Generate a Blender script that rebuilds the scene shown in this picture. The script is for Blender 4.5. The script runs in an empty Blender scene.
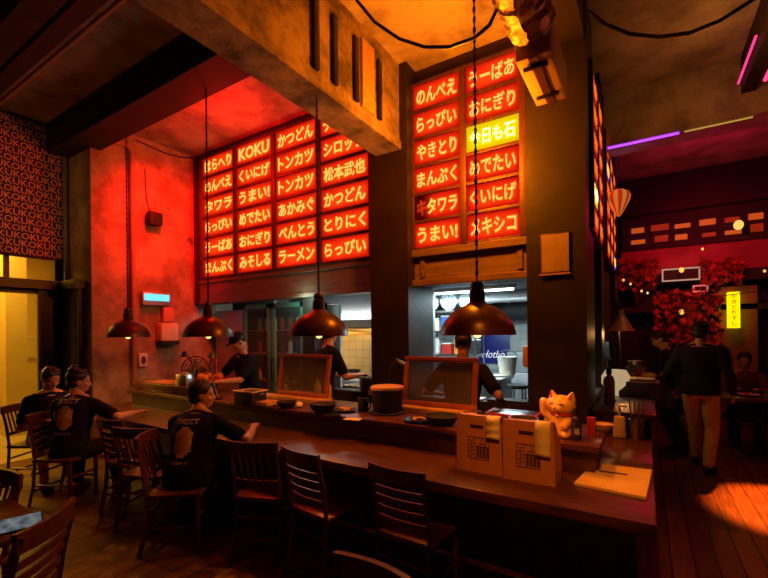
import bpy, bmesh, math, random
from mathutils import Vector, Matrix
from mathutils.bvhtree import BVHTree
random.seed(7)
S = bpy.context.scene
C = S.collection
PI = math.pi
R = math.radians

# ------------------------------------------------------------------ camera
F, EYE, ROLL, YAW = 417.0, 1.65, R(0.6), R(32.1)
cd = bpy.data.cameras.new('camera'); cam = bpy.data.objects.new('camera', cd); C.objects.link(cam)
cd.sensor_fit = 'HORIZONTAL'; cd.sensor_width = 36; cd.lens = 36 * F / 768
cd.shift_y = 44 / 768; cd.clip_start = .02
cam.matrix_world = Matrix.Translation((0, 0, EYE)) @ Matrix.Rotation(YAW, 4, 'Z') @ Matrix.Rotation(PI/2, 4, 'X') @ Matrix.Rotation(-ROLL, 4, 'Z')
S.camera = cam
S.view_settings.view_transform = 'Standard'; S.view_settings.look = 'None'
S.view_settings.gamma = 1; S.view_settings.exposure = 0
try: S.view_settings.use_curve_mapping = False
except Exception: pass

def ray(px, py):
    dx, dy = px-384, py-289; c, s = math.cos(ROLL), math.sin(ROLL)
    u = (dx*c-dy*s)/F; v = (44-(dx*s+dy*c))/F
    return Vector((-math.sin(YAW)+u*math.cos(YAW), math.cos(YAW)+u*math.sin(YAW), v))
def onY(px, py, Y): d = ray(px, py); return d*(Y/d.y)+Vector((0, 0, EYE))
def onX(px, py, X): d = ray(px, py); return d*(X/d.x)+Vector((0, 0, EYE))
def onZ(px, py, Z): d = ray(px, py); return d*((Z-EYE)/d.z)+Vector((0, 0, EYE))

# ------------------------------------------------------------------ materials
MATS = {}
def mat(name, col, rough=.6, metal=0, col2=None, scale=6, bump=0, stretch=(1, 1, 1), emit=None, estr=0, trans=0, detail=5, mixp=(.35, .65), coat=0, alpha=1, spec=None):
    if name in MATS: return MATS[name]
    m = bpy.data.materials.new(name); m.use_nodes = True
    nt = m.node_tree; N = nt.nodes; L = nt.links; b = N['Principled BSDF']
    b.inputs['Base Color'].default_value = (*col, 1); b.inputs['Roughness'].default_value = rough; b.inputs['Metallic'].default_value = metal
    if spec is not None: b.inputs['Specular IOR Level'].default_value = spec
    if trans: b.inputs['Transmission Weight'].default_value = trans
    if coat: b.inputs['Coat Weight'].default_value = coat; b.inputs['Coat Roughness'].default_value = .25
    if alpha < 1: b.inputs['Alpha'].default_value = alpha
    if emit: b.inputs['Emission Color'].default_value = (*emit, 1); b.inputs['Emission Strength'].default_value = estr
    tc = N.new('ShaderNodeTexCoord'); mp = N.new('ShaderNodeMapping'); mp.inputs['Scale'].default_value = stretch
    L.new(tc.outputs['Object'], mp.inputs['Vector'])
    nz = N.new('ShaderNodeTexNoise'); nz.inputs['Scale'].default_value = scale; nz.inputs['Detail'].default_value = detail; nz.inputs['Roughness'].default_value = .62
    L.new(mp.outputs['Vector'], nz.inputs['Vector'])
    if col2 is None: col2 = tuple(c*.8 for c in col)
    cr = N.new('ShaderNodeValToRGB'); e = cr.color_ramp.elements
    e[0].position, e[1].position = mixp; e[0].color = (*col2, 1); e[1].color = (*col, 1)
    L.new(nz.outputs['Fac'], cr.inputs['Fac']); L.new(cr.outputs['Color'], b.inputs['Base Color'])
    if bump:
        bp = N.new('ShaderNodeBump'); bp.inputs['Strength'].default_value = bump; bp.inputs['Distance'].default_value = .03
        L.new(nz.outputs['Fac'], bp.inputs['Height']); L.new(bp.outputs['Normal'], b.inputs['Normal'])
    MATS[name] = m; return m
def glow(name, col, s):
    if name in MATS: return MATS[name]
    m = bpy.data.materials.new(name); m.use_nodes = True; nt = m.node_tree; nt.nodes.clear()
    o = nt.nodes.new('ShaderNodeOutputMaterial'); e = nt.nodes.new('ShaderNodeEmission')
    e.inputs['Color'].default_value = (*col, 1); e.inputs['Strength'].default_value = s
    nt.links.new(e.outputs[0], o.inputs[0]); MATS[name] = m; return m
def panel_glow(name, edge, mid, s_edge, s_mid, left_dark=False):
    """backlit panel: the hotter middle band is painted into its emission"""
    m = bpy.data.materials.new(name); m.use_nodes = True; nt = m.node_tree; N = nt.nodes; L = nt.links; N.clear()
    o = N.new('ShaderNodeOutputMaterial'); em = N.new('ShaderNodeEmission')
    tc = N.new('ShaderNodeTexCoord'); sp = N.new('ShaderNodeSeparateXYZ'); L.new(tc.outputs['Generated'], sp.inputs[0])
    def M(op, a, bval=None, bl=None):
        n = N.new('ShaderNodeMath'); n.operation = op
        if isinstance(a, (int, float)): n.inputs[0].default_value = a
        else: L.new(a, n.inputs[0])
        if bl is not None: L.new(bl, n.inputs[1])
        elif bval is not None: n.inputs[1].default_value = bval
        return n.outputs[0]
    def fall(sock, p):
        a = M('ABSOLUTE', M('SUBTRACT', sock, .5)); return M('SUBTRACT', 1, bl=M('POWER', M('MULTIPLY', a, 2.0), p))
    f = M('MULTIPLY', fall(sp.outputs['X'], 5), bl=fall(sp.outputs['Z'], 2.2))
    nz = N.new('ShaderNodeTexNoise'); nz.inputs['Scale'].default_value = 5; nz.inputs['Detail'].default_value = 1
    L.new(tc.outputs['Object'], nz.inputs['Vector'])
    f = M('MULTIPLY', f, bl=M('MULTIPLY', nz.outputs['Fac'], 1.7))
    mx = N.new('ShaderNodeMix'); mx.data_type = 'RGBA'; L.new(f, mx.inputs[0])
    mx.inputs[6].default_value = (*[c*s_edge for c in edge], 1); mx.inputs[7].default_value = (*[c*s_mid for c in mid], 1)
    L.new(mx.outputs[2], em.inputs['Color'])
    if left_dark:
        cr = N.new('ShaderNodeValToRGB'); e = cr.color_ramp.elements; e[0].position, e[1].position = .2, .45
        e[0].color = (.1, .1, .1, 1); L.new(sp.outputs['X'], cr.inputs['Fac']); L.new(cr.outputs['Color'], em.inputs['Strength'])
    L.new(em.outputs[0], o.inputs[0]); MATS[name] = m; return m

def plank_mat():
    m = bpy.data.materials.new('floor_planks'); m.use_nodes = True; nt = m.node_tree; N = nt.nodes; L = nt.links; b = N['Principled BSDF']
    tc = N.new('ShaderNodeTexCoord'); mp = N.new('ShaderNodeMapping'); mp.inputs['Rotation'].default_value = (0, 0, PI/2)
    L.new(tc.outputs['Object'], mp.inputs['Vector'])
    br = N.new('ShaderNodeTexBrick'); br.offset = .37; br.inputs['Scale'].default_value = 1
    br.inputs['Brick Width'].default_value = 2.1; br.inputs['Row Height'].default_value = .14; br.inputs['Mortar Size'].default_value = .006
    br.inputs['Color1'].default_value = (.12, .05, .02, 1); br.inputs['Color2'].default_value = (.24, .11, .045, 1); br.inputs['Mortar'].default_value = (.02, .01, .006, 1)
    L.new(mp.outputs[0], br.inputs['Vector'])
    nz = N.new('ShaderNodeTexNoise'); nz.inputs['Scale'].default_value = 4; nz.inputs['Detail'].default_value = 6
    mp2 = N.new('ShaderNodeMapping'); mp2.inputs['Scale'].default_value = (9, .7, 1); L.new(tc.outputs['Object'], mp2.inputs['Vector']); L.new(mp2.outputs[0], nz.inputs['Vector'])
    mx = N.new('ShaderNodeMix'); mx.data_type = 'RGBA'; mx.blend_type = 'MULTIPLY'; mx.inputs[0].default_value = .75
    cr = N.new('ShaderNodeValToRGB'); cr.color_ramp.elements[0].position = .3; cr.color_ramp.elements[0].color = (.25, .22, .2, 1); cr.color_ramp.elements[1].position = .7
    L.new(nz.outputs['Fac'], cr.inputs['Fac']); L.new(br.outputs['Color'], mx.inputs[6]); L.new(cr.outputs['Color'], mx.inputs[7])
    L.new(mx.outputs[2], b.inputs['Base Color'])
    mr = N.new('ShaderNodeMapRange'); mr.inputs[3].default_value = .25; mr.inputs[4].default_value = .6; L.new(nz.outputs['Fac'], mr.inputs[0]); L.new(mr.outputs[0], b.inputs['Roughness'])
    bp = N.new('ShaderNodeBump'); bp.inputs['Strength'].default_value = .3; bp.inputs['Distance'].default_value = .01
    L.new(br.outputs['Fac'], bp.inputs['Height']); bp.invert = True; L.new(bp.outputs[0], b.inputs['Normal'])
    return m
def tile_mat(name, c1, c2, mort, w=.15, h=.15, rough=.25):
    m = bpy.data.materials.new(name); m.use_nodes = True; nt = m.node_tree; N = nt.nodes; L = nt.links; b = N['Principled BSDF']
    tc = N.new('ShaderNodeTexCoord'); mp = N.new('ShaderNodeMapping'); mp.inputs['Rotation'].default_value = (PI/2, 0, 0); L.new(tc.outputs['Object'], mp.inputs[0])
    br = N.new('ShaderNodeTexBrick'); br.offset = 0; br.inputs['Scale'].default_value = 1; br.inputs['Brick Width'].default_value = w; br.inputs['Row Height'].default_value = h; br.inputs['Mortar Size'].default_value = .004
    br.inputs['Color1'].default_value = (*c1, 1); br.inputs['Color2'].default_value = (*c2, 1); br.inputs['Mortar'].default_value = (*mort, 1)
    L.new(mp.outputs[0], br.inputs['Vector']); L.new(br.outputs['Color'], b.inputs['Base Color']); b.inputs['Roughness'].default_value = rough
    MATS[name] = m; return m

concrete = mat('concrete', (.5, .4, .32), .8, 0, (.2, .14, .1), 2.6, .6, (1, 1, 1), detail=9)
raw = mat('raw_concrete', (.48, .4, .31), .8, 0, (.22, .17, .12), 2.2, .9, (1, 1, 1), detail=12, mixp=(.36, .58))
darkwall = mat('dark_plaster', (.035, .024, .018), .7, 0, (.02, .013, .01), 5, .2)
darkpaint = mat('dark_paint', (.03, .022, .018), .55, 0, (.018, .013, .011), 8, .1)
barwood = mat('bar_wood', (.13, .042, .018), .3, 0, (.045, .015, .007), 3, .1, (1.2, 14, 14), detail=6)
darkwood = mat('dark_wood', (.1, .035, .016), .4, 0, (.045, .016, .008), 5, .1, (2, 14, 2))
chairwood = mat('chair_wood', (.13, .036, .017), .33, 0, (.07, .02, .009), 6, .05, (6, 6, 1.2))
trimwood = mat('trim_wood', (.2, .12, .07), .55, 0, (.12, .07, .04), 3, .1, (1, 8, 8))
redwood = mat('red_wood', (.42, .12, .05), .4, 0, (.3, .08, .03), 6, .05)
lightwood = mat('light_wood', (.6, .36, .14), .5, 0, (.45, .25, .09), 4, .05, (1, 6, 6))
black = mat('black_metal', (.018, .016, .016), .35, .3, None, 8)
blackmatte = mat('black_matte', (.015, .013, .013), .75)
lampred = mat('lamp_enamel', (.075, .018, .012), .34, .25, (.055, .013, .009), 9, .02)
steel = mat('steel', (.62, .63, .64), .28, 1, (.5, .51, .52), 4, .02, (1, 1, 9))
steeldull = mat('steel_dull', (.5, .51, .52), .45, .7, (.4, .41, .42), 4, .02)
white = mat('white_plastic', (.78, .76, .72), .45)
cream = mat('cream_plastic', (.75, .62, .4), .45)
paper = mat('paper', (.7, .6, .42), .8, 0, (.62, .53, .36), 5, .05)
kraft = mat('kraft_paper', (.55, .23, .085), .8, 0, (.47, .19, .07), 9, .08)
ink = mat('ink', (.03, .015, .01), .8)
teal = mat('teal_paint', (.14, .36, .26), .45, 0, (.11, .3, .22), 5)
skinm = mat('skin', (.52, .27, .17), .5, 0, (.46, .23, .14), 9)
blackcloth = mat('black_cloth', (.009, .008, .009), .9, 0, (.005, .0045, .005), 14, .1, spec=.2)
denim = mat('dark_denim', (.03, .035, .06), .85, 0, (.02, .024, .04), 14, .1)
khaki = mat('khaki_cloth', (.6, .5, .16), .85, 0, (.5, .4, .13), 12, .1)
hairm = mat('hair', (.012, .008, .006), .6, 0, (.02, .012, .008), 40, .2, (1, 1, .2))
eyew = mat('eye_white', (.75, .72, .7), .3); eyed = mat('eye_dark', (.01, .006, .005), .2)
brass = mat('brass', (.75, .5, .18), .3, 1)
redplastic = mat('red_plastic', (.5, .03, .02), .4)
blueplastic = mat('blue_plastic', (.03, .12, .55), .4)
food = mat('fried_food', (.75, .42, .08), .6, 0, (.5, .22, .04), 30, .4)
fish = mat('pink_fish', (.75, .3, .2), .45, 0, (.8, .5, .4), 16, .1)
glassm = mat('clear_glass', (.9, .95, .93), .05, 0, None, 3, 0, trans=1)
pane = mat('pane_glass', (.85, .9, .88), .04, 0, None, 3, 0, alpha=.07)
meshm = mat('wire_mesh_screen', (.2, .17, .15), .6, 0, (.12, .1, .09), 60, alpha=.5)
goldm = mat('cat_ceramic', (.85, .52, .18), .35, 0, (.78, .45, .14), 7, .02, coat=.3)
plastbag = mat('crumpled_plastic', (.85, .92, .93), .2, 0, (.6, .72, .75), 7, .6)
greenb = mat('green_bottle', (.03, .12, .04), .15, 0, None, 3, 0, coat=.3)

# ------------------------------------------------------------------ mesh helpers
def V(*a): return Vector(a)
def add_box(bm, c, s, bev=0, rot=None, taper=None):
    r = bmesh.ops.create_cube(bm, size=1); vs = r['verts']
    for v in vs:
        x, y, z = v.co.x*s[0], v.co.y*s[1], v.co.z*s[2]
        if taper and v.co.z > 0: x *= taper; y *= taper
        v.co = V(x, y, z)
    if bev:
        es = list({e for v in vs for e in v.link_edges})
        rb = bmesh.ops.bevel(bm, geom=es, offset=bev, segments=2, affect='EDGES', profile=.5)
        vs = list({v for f in rb['faces'] for v in f.verts} | {v for v in vs if v.is_valid})
    for v in vs:
        if rot is not None: v.co = rot @ v.co
        v.co += Vector(c)
    return vs
def box2(bm, a, b, bev=0):
    a, b = Vector(a), Vector(b)
    return add_box(bm, (a+b)/2, [abs(b[i]-a[i]) for i in range(3)], bev)
def frames(pts):
    pts = [Vector(p) for p in pts]; out = []; up = None
    for i, p in enumerate(pts):
        t = (pts[min(i+1, len(pts)-1)]-pts[max(i-1, 0)]).normalized()
        if up is None:
            up = V(0, 0, 1) if abs(t.z) < .9 else V(1, 0, 0)
        x = up.cross(t)
        if x.length < 1e-5: x = V(0, 1, 0).cross(t)
        x.normalize(); up = t.cross(x); out.append((p, x, up.copy()))
    return out
def add_tube(bm, pts, r, n=10, cap=True):
    rs = r if isinstance(r, (list, tuple)) else [r]*len(pts); rings = []
    for (p, x, y), q in zip(frames(pts), rs):
        rings.append([bm.verts.new(p+x*math.cos(2*PI*k/n)*q+y*math.sin(2*PI*k/n)*q) for k in range(n)])
    for a, b in zip(rings, rings[1:]):
        for k in range(n): bm.faces.new((a[k], a[(k+1) % n], b[(k+1) % n], b[k]))
    if cap: bm.faces.new(rings[0][::-1]); bm.faces.new(rings[-1])
def add_lathe(bm, prof, c=(0, 0, 0), n=24, sx=1, sy=1):
    c = Vector(c); rings = []
    for r, z in prof:
        if r < 1e-5: rings.append([bm.verts.new(c+V(0, 0, z))])
        else: rings.append([bm.verts.new(c+V(r*sx*math.cos(2*PI*k/n), r*sy*math.sin(2*PI*k/n), z)) for k in range(n)])
    for a, b in zip(rings, rings[1:]):
        for k in range(n):
            k2 = (k+1) % n
            if len(a) == 1 and len(b) == 1: continue
            if len(a) == 1: bm.faces.new((a[0], b[k2], b[k]))
            elif len(b) == 1: bm.faces.new((a[k], a[k2], b[0]))
            else: bm.faces.new((a[k], a[k2], b[k2], b[k]))
def add_ell(bm, c, r, n=16, rot=None):
    res = bmesh.ops.create_uvsphere(bm, u_segments=n, v_segments=max(6, n//2+2), radius=1)
    for v in res['verts']:
        v.co = V(v.co.x*r[0], v.co.y*r[1], v.co.z*r[2])
        if rot is not None: v.co = rot @ v.co
        v.co += Vector(c)
def add_prism(bm, pts, y0, y1, axis='Y'):
    """closed outline pts (2-d) pulled between y0 and y1 along an axis"""
    def P(a, b, h): return {'Y': V(a, h, b), 'X': V(h, a, b), 'Z': V(a, b, h)}[axis]
    lo = [bm.verts.new(P(a, b, y0)) for a, b in pts]; hi = [bm.verts.new(P(a, b, y1)) for a, b in pts]
    n = len(pts); bm.faces.new(lo); bm.faces.new(hi[::-1])
    for k in range(n): bm.faces.new((lo[k], hi[k], hi[(k+1) % n], lo[(k+1) % n]))
def loft(bm, st, lat=(1, 0, 0), n=20, power=1.0):
    """closed body through stations (centre, half width, half depth); lat = sideways direction"""
    lat = Vector(lat); rings = []; P = [Vector(s[0]) for s in st]
    for i, (c, a, b) in enumerate(st):
        t = (P[min(i+1, len(P)-1)]-P[max(i-1, 0)]).normalized()
        x = (lat-t*lat.dot(t)).normalized(); y = t.cross(x); ring = []
        for k in range(n):
            cs, sn = math.cos(2*PI*k/n), math.sin(2*PI*k/n)
            ring.append(bm.verts.new(Vector(c)+x*a*math.copysign(abs(cs)**power, cs)+y*b*math.copysign(abs(sn)**power, sn)))
        rings.append(ring)
    for a, b in zip(rings, rings[1:]):
        for k in range(n): bm.faces.new((a[k], a[(k+1) % n], b[(k+1) % n], b[k]))
    bm.faces.new(rings[0][::-1]); bm.faces.new(rings[-1])
def limb(bm, pts, rs, n=12):
    for p, r in zip(pts, rs): add_ell(bm, p, (r, r, r), n)
    for a, b, r0, r1 in zip(pts, pts[1:], rs, rs[1:]): add_tube(bm, [a, b], [r0, r1], n)
def mesh_of(name, bm, m, smooth=None):
    me = bpy.data.meshes.new(name); bmesh.ops.recalc_face_normals(bm, faces=bm.faces); bm.to_mesh(me); bm.free()
    me.materials.append(m)
    if smooth is not None and len(me.polygons):
        me.shade_smooth()
        if smooth < 180: me.set_sharp_from_angle(angle=R(smooth))
    return me
def obj(name, bm, m, parent=None, smooth=35, loc=None, rz=None):
    o = bpy.data.objects.new(name, mesh_of(name, bm, m, smooth)); C.objects.link(o)
    if parent: o.parent = parent
    if loc is not None: o.location = loc
    if rz is not None: o.rotation_euler.z = rz
    return o
def tag(o, label, cat, group=None, kind=None):
    o['label'] = label; o['category'] = cat
    if group: o['group'] = group
    if kind: o['kind'] = kind
    return o
def thing(name, label, cat, loc=(0, 0, 0), rz=0, group=None):
    o = bpy.data.objects.new(name, None); C.objects.link(o); o.location = loc; o.rotation_euler = (0, 0, rz)
    o.empty_display_size = .05
    return tag(o, label, cat, group)
def struct(name, bm, m, smooth=None):
    o = obj(name, bm, m, None, smooth); o['kind'] = 'structure'; return o
def sbox(name, m, *boxes, bev=0):
    bm = bmesh.new()
    for a, b in boxes: box2(bm, a, b, bev)
    return struct(name, bm, m)
def pbox(name, m, parent, *boxes, bev=0):
    bm = bmesh.new()
    for a, b in boxes: box2(bm, a, b, bev)
    return obj(name, bm, m, parent, 30)
def dup(root, loc, rz=None, label=None, group=None):
    r = root.copy(); C.objects.link(r); r.location = loc
    if rz is not None: r.rotation_euler = (0, 0, rz)
    if label: r['label'] = label
    if group: r['group'] = group
    for ch in list(root.children):
        c = ch.copy(); C.objects.link(c); c.parent = r
        for g in list(ch.children):
            d = g.copy(); C.objects.link(d); d.parent = c
    return r
def remesh(name, bm, voxel, m, parent=None, smooth_it=3):
    me = bpy.data.meshes.new(name+'_raw'); bmesh.ops.recalc_face_normals(bm, faces=bm.faces); bm.to_mesh(me); bm.free()
    t = bpy.data.objects.new('raw', me); C.objects.link(t)
    md = t.modifiers.new('r', 'REMESH'); md.mode = 'VOXEL'; md.voxel_size = voxel
    if smooth_it: sm = t.modifiers.new('s', 'SMOOTH'); sm.factor = .5; sm.iterations = smooth_it
    dg = bpy.context.evaluated_depsgraph_get(); out = bpy.data.meshes.new_from_object(t.evaluated_get(dg), depsgraph=dg)
    bpy.data.objects.remove(t); bpy.data.meshes.remove(me)
    out.name = name; out.materials.clear(); out.materials.append(m); out.shade_smooth()
    o = bpy.data.objects.new(name, out); C.objects.link(o); o.parent = parent
    return o
TXT = {}
def text_bm(body, w, h, depth=.004, off=.0, keep=False, spacing=1, res=3):
    """lettering in the XZ plane, facing -Y, centred at the origin, fitted to w x h"""
    cu = bpy.data.curves.new('lettering', 'FONT'); cu.body = body; cu.extrude = .01; cu.offset = off; cu.space_line = spacing; cu.resolution_u = res
    o = bpy.data.objects.new('lettering', cu); C.objects.link(o)
    dg = bpy.context.evaluated_depsgraph_get(); me = bpy.data.meshes.new_from_object(o.evaluated_get(dg), depsgraph=dg)
    bpy.data.objects.remove(o); bpy.data.curves.remove(cu)
    bm = bmesh.new(); bm.from_mesh(me); bpy.data.meshes.remove(me)
    xs = [v.co.x for v in bm.verts]; ys = [v.co.y for v in bm.verts]
    x0, x1, y0, y1 = min(xs), max(xs), min(ys), max(ys); sx, sy = w/(x1-x0), h/(y1-y0)
    if keep: sx = sy = min(sx, sy)
    for v in bm.verts: v.co = V((v.co.x-(x0+x1)/2)*sx, -v.co.z*depth/.01, (v.co.y-(y0+y1)/2)*sy)
    return bm

# ================================================================== SETTING
XL, YW = -6.34, 4.2
o = struct('floor', (lambda b: (box2(b, (-7.1, -3, -.1), (7, 14, 0)), b)[1])(bmesh.new()), plank_mat())
sbox('floor_hall', mat('hall_floor', (.5, .42, .26), .5, 0, (.42, .35, .2), 3), ((-11, -1.5, -.1), (-7.1, 5.5, 0)))
sbox('ceiling', raw, ((-7.1, -3, 4.6), (7, 14, 4.75)))
# left: pilaster block, recessed glazed front with transom and black door leaf
sbox('wall_left', concrete, ((-7.1, 2.68, 0), (XL, 4.6, 4.6)))
sbox('wall_left_header', darkwall, ((-7.3, -3, 2.75), (-7.1, 2.68, 4.6)))
sbox('wall_left_front', darkwall, ((-7.3, -3, 0), (-7.1, 1.2, 2.75)))
bm = bmesh.new(); box2(bm, (-7.2, 1.2, 2.24), (-7.1, 2.68, 2.36)); box2(bm, (-7.2, 2.0, 2.36), (-7.14, 2.05, 2.75)); box2(bm, (-7.2, 2.55, 2.36), (-7.14, 2.68, 2.75))
w = struct('window_1', bm, black); obj('pane', (lambda b: (box2(b, (-7.17, 1.2, 2.36), (-7.16, 2.55, 2.75)), b)[1])(bmesh.new()), pane, w)
bm = bmesh.new(); box2(bm, (-7.12, 2.33, .02), (-7.06, 2.66, 2.3), .005); box2(bm, (-7.06, 2.38, .2), (-7.05, 2.6, 2.2), .004)
struct('door_2', bm, black)
bm = bmesh.new(); box2(bm, (-7.05, 2.58, .02), (-6.5, 2.63, 2.3), .005)
box2(bm, (-6.98, 2.57, .2), (-6.57, 2.585, 1.0), .004); box2(bm, (-6.98, 2.57, 1.2), (-6.57, 2.585, 2.2), .004)
d = struct('door_1', bm, black)
bm = bmesh.new(); add_tube(bm, [(-6.56, 2.58, 1.0), (-6.56, 2.53, 1.0), (-6.56, 2.53, 1.25), (-6.56, 2.58, 1.25)], .012); obj('door_handle', bm, steel, d)
sbox('trim_1', black, ((-7.1, .4, 2.3), (-6.95, 2.66, 2.42)), ((-6.95, 2.54, 2.3), (-6.48, 2.66, 2.42)))
# hall beyond the open door
hallw = mat('hall_wall', (.72, .58, .3), .7, 0, (.62, .5, .26), 2, .1)
sbox('wall_hall_back', hallw, ((-10.2, -1.5, 0), (-10, 5.5, 3.4)))
sbox('wall_hall_side', hallw, ((-10, 4.9, 0), (-7.1, 5.1, 3.4)), ((-10, -1.5, 0), (-7.3, -1.3, 3.4)))
sbox('ceiling_hall', hallw, ((-10.2, -1.5, 3.4), (-7.1, 5.5, 3.5)))
# sign wall, pillars, soffit trims
signback = mat('sign_backing', (.03, .008, .006), .6)
sbox('wall_back', signback, ((XL, YW, 2.16), (-2.6, 4.45, 4.6)), ((-2.3, YW, 2.17), (-.8, 4.45, 4.6)))
sbox('wall_back_lower', darkwall, ((-3.95, YW, 0), (-.42, 4.4, .93)))
sbox('wall_back_side', darkwall, ((XL, 4.95, 0), (-5.27, 5.0, 2.5)), ((-3.93, YW, 0), (-3.72, 4.4, 2.2)))
pillar = mat('pillar_paint', (.026, .016, .011), .5, 0, (.012, .008, .006), 3, .25, detail=8)
sbox('pillar_1', pillar, ((-2.67, 3.98, 0), (-2.18, 4.6, 4.6)))
sbox('pillar_2', pillar, ((-.91, 3.9, 0), (-.42, 4.55, 4.6)))
bm = bmesh.new(); box2(bm, (-6.1, 4.14, 2.16), (-2.67, YW, 2.5)); box2(bm, (-6.1, 4.12, 2.14), (-2.67, YW, 2.2), .008); box2(bm, (-6.1, 4.12, 2.47), (-2.67, YW, 2.53), .008)
struct('trim_2', bm, trimwood)
bm = bmesh.new(); box2(bm, (-2.2, 4.14, 2.2), (-.91, YW, 2.5)); box2(bm, (-2.2, 4.08, 2.16), (-.91, YW, 2.23), .008); box2(bm, (-2.2, 4.08, 2.48), (-.91, YW, 2.56), .008); box2(bm, (-2.1, 4.12, 2.26), (-2.05, 4.15, 2.46)); box2(bm, (-1.05, 4.12, 2.26), (-1.0, 4.15, 2.46))
struct('trim_3', bm, trimwood)
# ceiling beams
bm = bmesh.new(); box2(bm, (-2.5, -3, 3.74), (-2.27, 4.0, 4.6)); box2(bm, (-2.58, -3, 3.66), (-2.25, 4.0, 3.75)); struct('beam_1', bm, mat('beam_concrete', (.34, .25, .17), .75, 0, (.07, .05, .035), 3.2, 1.0, detail=12, mixp=(.38, .6)))
bm = bmesh.new(); box2(bm, (-.95, -3, 4.15), (-.42, 4.0, 4.6)); struct('beam_2', bm, pillar)
sbox('beam_3', blackmatte, ((-7.1, 2.42, 4.2), (-2.5, 2.8, 4.6)))
sbox('beam_4', darkwall, ((-7.1, 1.28, 4.3), (-2.5, 1.48, 4.6)), ((-7.1, 1.56, 4.38), (-2.5, 1.7, 4.6)))
sbox('beam_5', raw, ((-.42, 5.9, 3.95), (6, 6.3, 4.6)))
sbox('beam_6', darkwall, ((.9, -3, 4.2), (1.02, 5.9, 4.6)))
# right face of the kitchen block
sbox('wall_right_block', signback, ((-.7, 4.5, 2.3), (-.49, 8.4, 4.6)))
sbox('pillar_3', pillar, ((-.75, 5.35, 0), (-.42, 5.65, 4.6)))
sbox('pillar_4', pillar, ((-.75, 7.9, 0), (-.42, 8.4, 4.6)))
sbox('wall_right_lower', darkwall, ((-.55, 4.5, 0), (-.43, 8.4, 1.0)), ((-.55, 5.65, 1.0), (-.49, 8.4, 2.3)))
# kitchen shell
ktile = tile_mat('kitchen_tiles', (.55, .56, .53), (.46, .48, .46), (.28, .28, .27))
sbox('wall_kitchen_back', ktile, ((-7.1, 6.2, 0), (-3.6, 6.35, 2.7)))
sbox('wall_kitchen_far', ktile, ((-3.75, 7.8, 0), (-.55, 7.95, 2.7)))
sbox('wall_kitchen_partition', ktile, ((-3.75, 6.35, 0), (-3.6, 7.8, 2.7)))
sbox('wall_kitchen_side', ktile, ((-7.2, 4.6, 0), (-7.1, 6.2, 2.7)))
sbox('ceiling_kitchen', mat('kitchen_ceiling', (.16, .17, .18), .6), ((-7.1, 4.45, 2.62), (-3.6, 6.35, 2.7)))
sbox('ceiling_kitchen_far', MATS['kitchen_ceiling'], ((-3.6, 4.45, 2.28), (-.7, 7.95, 2.7)))
# far side of the room
farw = mat('far_wall', (.2, .05, .04), .7, 0, (.1, .02, .02), 2, .3)
sbox('wall_far', darkwall, ((-3, 9.9, 0), (6, 10.1, 4.6)))
sbox('trim_4', mat('red_board', (.5, .1, .1), .6, 0, (.3, .05, .06), 2.5, .2), ((-.4, 9.6, 2.72), (5, 9.75, 3.22)))
sbox('trim_5', darkwall, ((-.4, 9.5, 3.9), (5, 9.8, 4.6)), ((-.4, 9.55, 2.52), (5, 9.85, 2.72)), ((-.4, 9.55, 3.22), (5, 9.75, 3.3)), ((-.4, 9.55, 2.0), (5, 9.8, 2.1)))
sbox('wall_right', darkwall, ((6, -3, 0), (6.2, 10, 4.6)))
sbox('wall_front', darkwall, ((-7.3, -3.2, 0), (6.2, -3, 4.6)))
sbox('wall_far_left', darkwall, ((-3, 8.4, 0), (-.42, 8.6, 4.6)))

# ================================================================== LIT SIGNS
pm = panel_glow('sign_panel', (1, .004, .002), (1, .045, .004), .5, 1.35)
pmdim = panel_glow('sign_panel_part_dark', (1, .004, .002), (1, .04, .004), .5, 1.2, True)
pms = panel_glow('sign_panel_side', (1, .02, .003), (1, .05, .005), .45, .8)
pmy = panel_glow('sign_panel_yellow', (1, .62, .0), (1, .8, .0), .8, 1.1)
pmb = panel_glow('sign_panel_blue', (.05, .03, 1), (.15, .1, 1), .6, 1.2)
lm = glow('sign_letters', (1, .5, .085), 1.5); lhalo = glow('sign_letter_halo', (1, .2, .014), 1.35); ldim = glow('sign_letters_side', (1, .16, .015), 1.0)
lmy = glow('sign_letters_yellow', (1, .95, .45), 2.0); lmyh = glow('sign_letter_halo_yellow', (1, .9, .02), 1.3)
TX = {}
def letters(t, w, h):
    k = (t, round(w, 3), round(h, 3))
    if k not in TX:                       # tube strokes, and a wider emissive band imitating their glow on the panel
        a = text_bm(t, w, h, .004, .001, res=2); b = text_bm(t, w*1.06, h*1.15, .0015, .055, res=2); nf = len(a.faces)
        me = bpy.data.meshes.new('tmp')
        for v in b.verts: v.co.y += .0045
        b.to_mesh(me); b.free(); a.from_mesh(me); bpy.data.meshes.remove(me)
        a.faces.ensure_lookup_table()
        for i, f in enumerate(a.faces): f.material_index = 0 if i < nf else 1
        TX[k] = mesh_of('lettering', a, lm, None); TX[k].materials.append(lhalo)
    return TX[k]
PANELS = {}
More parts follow.
